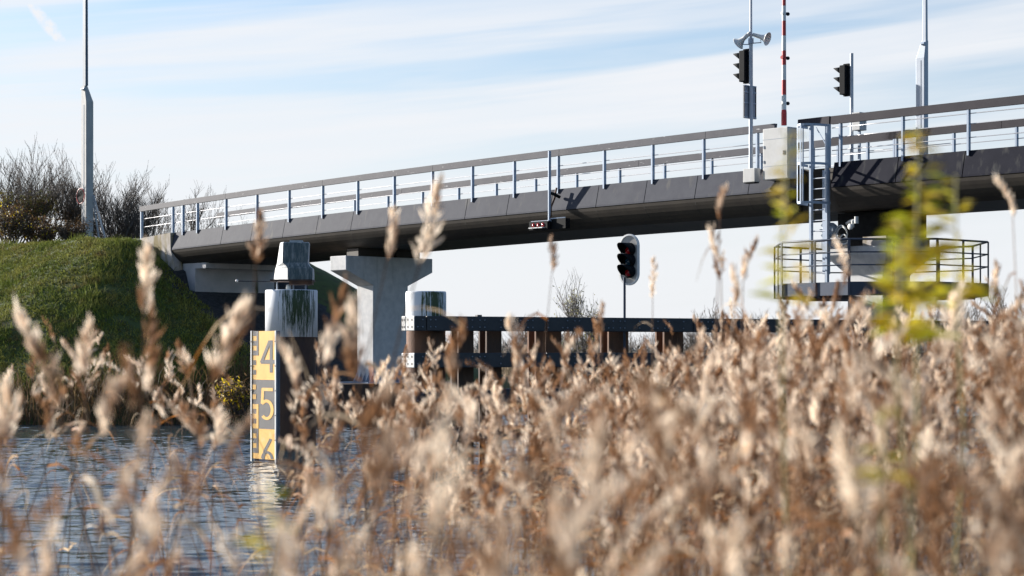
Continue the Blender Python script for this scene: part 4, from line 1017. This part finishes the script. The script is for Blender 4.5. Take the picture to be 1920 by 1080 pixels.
def dens(xr, near):   # reeds per square metre against the direction they grow in
    return np.interp(xr, [-200, 0, 300, 480, 620, 800, 950, 1200, 2100], [42, 42, 42, 42, 42, 40, 36, 34, 34] if near else [2.2, 2.2, 2.4, 4, 6, 11, 20, 38, 46])
items = []
def scatter(d0, d1, hm, hs, k=1.0, sc_=(.6, 1.2), near=False, hx=(-.02, -.14, -.25, -.27, -.22, -.03, .07)):
    area = .5 * .62 * (d1 ** 2 - d0 ** 2); n = int(area * 46 * k)
    d = np.sqrt(rs.uniform(d0 ** 2, d1 ** 2, n)); xr = rs.uniform(-180, 2100, n)
    kp = rs.rand(n) * 46 < dens(xr, near)
    wob = noise2(xr[kp] * .02, d[kp] * 1.3, 31) * .10
    for D, X_, wb in zip(d[kp], xr[kp], wob):
        h = hm + rs.randn() * hs + wb + np.interp(X_, [0, 480, 700, 950, 1180, 1320, 1920], hx)
        yt = HZ - F * (h + .22 - H) / D
        if 440 < X_ < 548 and yt < 745: continue
        items.append(((X_ - 960) * D / F, D, h, rs.rand() * 6.28, rs.randn() * .2, rs.randn() * .15, rs.uniform(*sc_), rs.randint(24)))
scatter(11, 17, 2.10, .16, .85, (.5, 1.1))
scatter(7.5, 11, 2.00, .16, .8, (.5, 1.05))
scatter(5, 7.5, 1.89, .15, .65, (.45, .95), hx=(-.02, -.08, -.15, -.15, -.10, -.02, .02))
nx_ = (-.10, -.06, -.02, .0, .0, .0, .02)
scatter(3.3, 5, 1.86, .14, .75, (.4, .85), near=True, hx=nx_)
scatter(2.3, 3.3, 1.90, .12, .6, (.35, .7), near=True, hx=nx_)
V, Q, Mi = place(items)
tag(npmesh('near_reed_bed', V, Q, ['plume', 'stem', 'rleaf'], midx=Mi), 'dense blurred bed of beige reed plumes filling the foreground', 'reeds', kind='stuff')
# single tall reeds that stand out of the bed: top column, top row, distance, sideways lean, scale
TALL = [(272, 452, 7.5, .02, 1.15, 'tall reed at the edge of the dark bank shadow, left of the beacon'),
 (484, 372, 8, .05, 1.1, 'tall reed crossing the fascia above the beacon housing, left side'),
 (452, 528, 6.5, .28, 1.4, 'thick leaning reed plume directly left of the white mooring pile collar'),
 (162, 575, 7.5, .0, 1.1, 'single pale reed plume standing before the lit grass'),
 (72, 590, 6.5, -.22, 1.3, 'broad forked reed plume at the far left before the bank foot'),
 (282, 590, 7, .08, 1.2, 'curled pale reed plume in front of the shaded bank'),
 (830, 350, 7.5, .3, 1.25, 'brown leaning reed plume crossing the soffit right of the T pier'),
 (748, 385, 8.5, .22, 1.0, 'leaning reed tip just left of the brown leaning plume over the deck'),
 (620, 530, 7.2, .1, 1.3, 'blurred reed plume between the mooring pile and the T pier'),
 (650, 560, 6.4, -.1, 1.1, 'blurred reed plume touching the left edge of the T pier shaft'),
 (838, 590, 8.5, -.12, 1.2, 'reed plume in front of the capped fender pile'),
 (1042, 440, 10, .1, .8, 'lone small reed tip under the hanging signal'),
 (1225, 495, 12, .02, .9, 'small faint reed right of the signal board'),
 (1352, 330, 9.5, .03, .9, 'tallest thin reed crossing the fascia left of the boom'),
 (1350, 430, 10, -.02, 1.1, 'pale reed plume left of the platform, between two brown ones'),
 (1396, 440, 10, .03, 1.0, 'dark brown reed plume just left of the railed platform'),
 (1600, 455, 9.5, .24, .9, 'thin leaning reed crossing the drive motor'),
 (1572, 520, 10, .2, .8, 'slim reed leaning in front of the pivot pier left flank'),
 (1810, 500, 6.5, .32, 1.4, 'big pale leaning plume before the right end of the railed platform'),
 (1862, 480, 10, .0, 1.0, 'upright brown reed right of the railed platform'),
 (1895, 330, 9, -.05, .8, 'faint reed tip high at the right edge under the swing span'),
 (1128, 560, 11, .0, .9, 'reed plume below the young willow'),
 (1000, 575, 9, .25, 1.2, 'leaning pale reed plume before the second fender pile'),
 (205, 665, 5.6, .05, 1.0, 'low pale reed plume over the rusty sedge'),
 (566, 630, 7.2, .1, .9, 'reed plume just right of the gauge numeral four'),
 (6, 720, 5.2, .02, 1.2, 'blurred reed plume cut by the left edge over the water')]
for i, (x, y, D, ln, s_, lab) in enumerate(TALL):
    Lp = .24 * s_; p = px(x, y, D); top = p.copy(); bx = p.x - ln * Lp; base = Vector((bx - ln * 2.0, D, .0))
    t = thing('tall_reed', lab, 'reed', base, 'tall single reeds standing out of the reed bed')
    v, q, m = reed_template(np.random.RandomState(100 + i), 70, 4, 1.0 if s_ > 1.05 else .7, .22)
    v = v * np.array([s_, s_, s_]); lo = v[:, 2] < 0; v[:, 2] = np.where(lo, v[:, 2] / s_, v[:, 2]); zz = v[:, 2].copy(); v[:, 0] += ln * zz
    v += np.array([bx, D, p.z - Lp]); v[:, 2] = np.maximum(v[:, 2], 0)
    for k, nm in ((1, 'stem'), (0, 'plume'), (2, 'leaf')):
        qk = q[m == k]
        for qq in ([qk] if k < 2 else np.split(qk, len(qk) // 4)):
            us_, inv = np.unique(qq, return_inverse=True)
            if k == 2:      # weld the four pieces of a leaf into one ribbon
                co = v[us_].round(5); cu, i2 = np.unique(co, axis=0, return_inverse=True); npmesh(nm, cu, i2.ravel()[inv.reshape(-1, 4)], ['rleaf'], parent=t)
            else: npmesh(nm, v[us_], inv.reshape(-1, 4), [('plume', 'stem')[k]], parent=t)

# ------------------------------------------------------------------ near green and yellow weeds
def weed(seed, x, ytop, D, label, lean=0.0, n=30, size=.085, spread=1.0, span=.4):
    rg_ = random.Random(seed); top = px(x, ytop, D); base = Vector((top.x - lean, D, 0)); t = thing('leafy_weed', label, 'weed', base, 'green and yellow weeds among the reeds')
    pts = [base.lerp(top, k / 8) + Vector((rg_.gauss(0, .012), 0, 0)) for k in range(9)]; pts[-1] = top
    MB().path(pts, [.0055 - .00035 * k for k in range(9)], 5).build('stem', 'weedstem', t, fix=False)
    for k in range(n):
        s_ = rg_.random() ** 1.1 * span; o = top - (top - base).normalized() * s_; a = rg_.random() * 6.283
        d = Vector((math.cos(a), math.sin(a), rg_.uniform(-.1, .8))).normalized(); ln = size * rg_.uniform(.6, 1.5) * (.6 + .9 * s_ / span); w = ln * rg_.uniform(.045, .085)
        sd = d.cross(Z).normalized(); sd = (sd + Z * rg_.uniform(-.8, .8)).normalized(); m1_ = o + d * ln * .5 * spread; e = o + d * ln * spread - Z * ln * .25
        MB().add([o, m1_ + sd * w, e, m1_ - sd * w], [(0, 1, 2), (0, 2, 3)]).build('leaf', 'weedleaf' if rg_.random() < .5 else 'leafyellow', t, fix=False)
weed(1, 1478, 245, 4.8, 'blurred yellow green weed in front of the boom cabinet', n=46, size=.065, span=.42)
weed(2, 1724, 238, 4.8, 'tallest blurred yellow green weed before the swing span', n=64, size=.075, span=.46)
weed(3, 1792, 328, 5.2, 'slim blurred green weed right of the tallest weed', n=32, size=.065, span=.36)
weed(4, 1690, 430, 4.4, 'bushy blurred yellow weed before the railed platform centre', n=66, size=.075, span=.26)
weed(5, 1655, 770, 3.6, 'low green weed deep among the right hand reeds', n=16, size=.045, span=.14)
weed(6, 510, 900, 3.6, 'low yellow weed near the bottom below the gauge board', n=14, size=.045, span=.14)
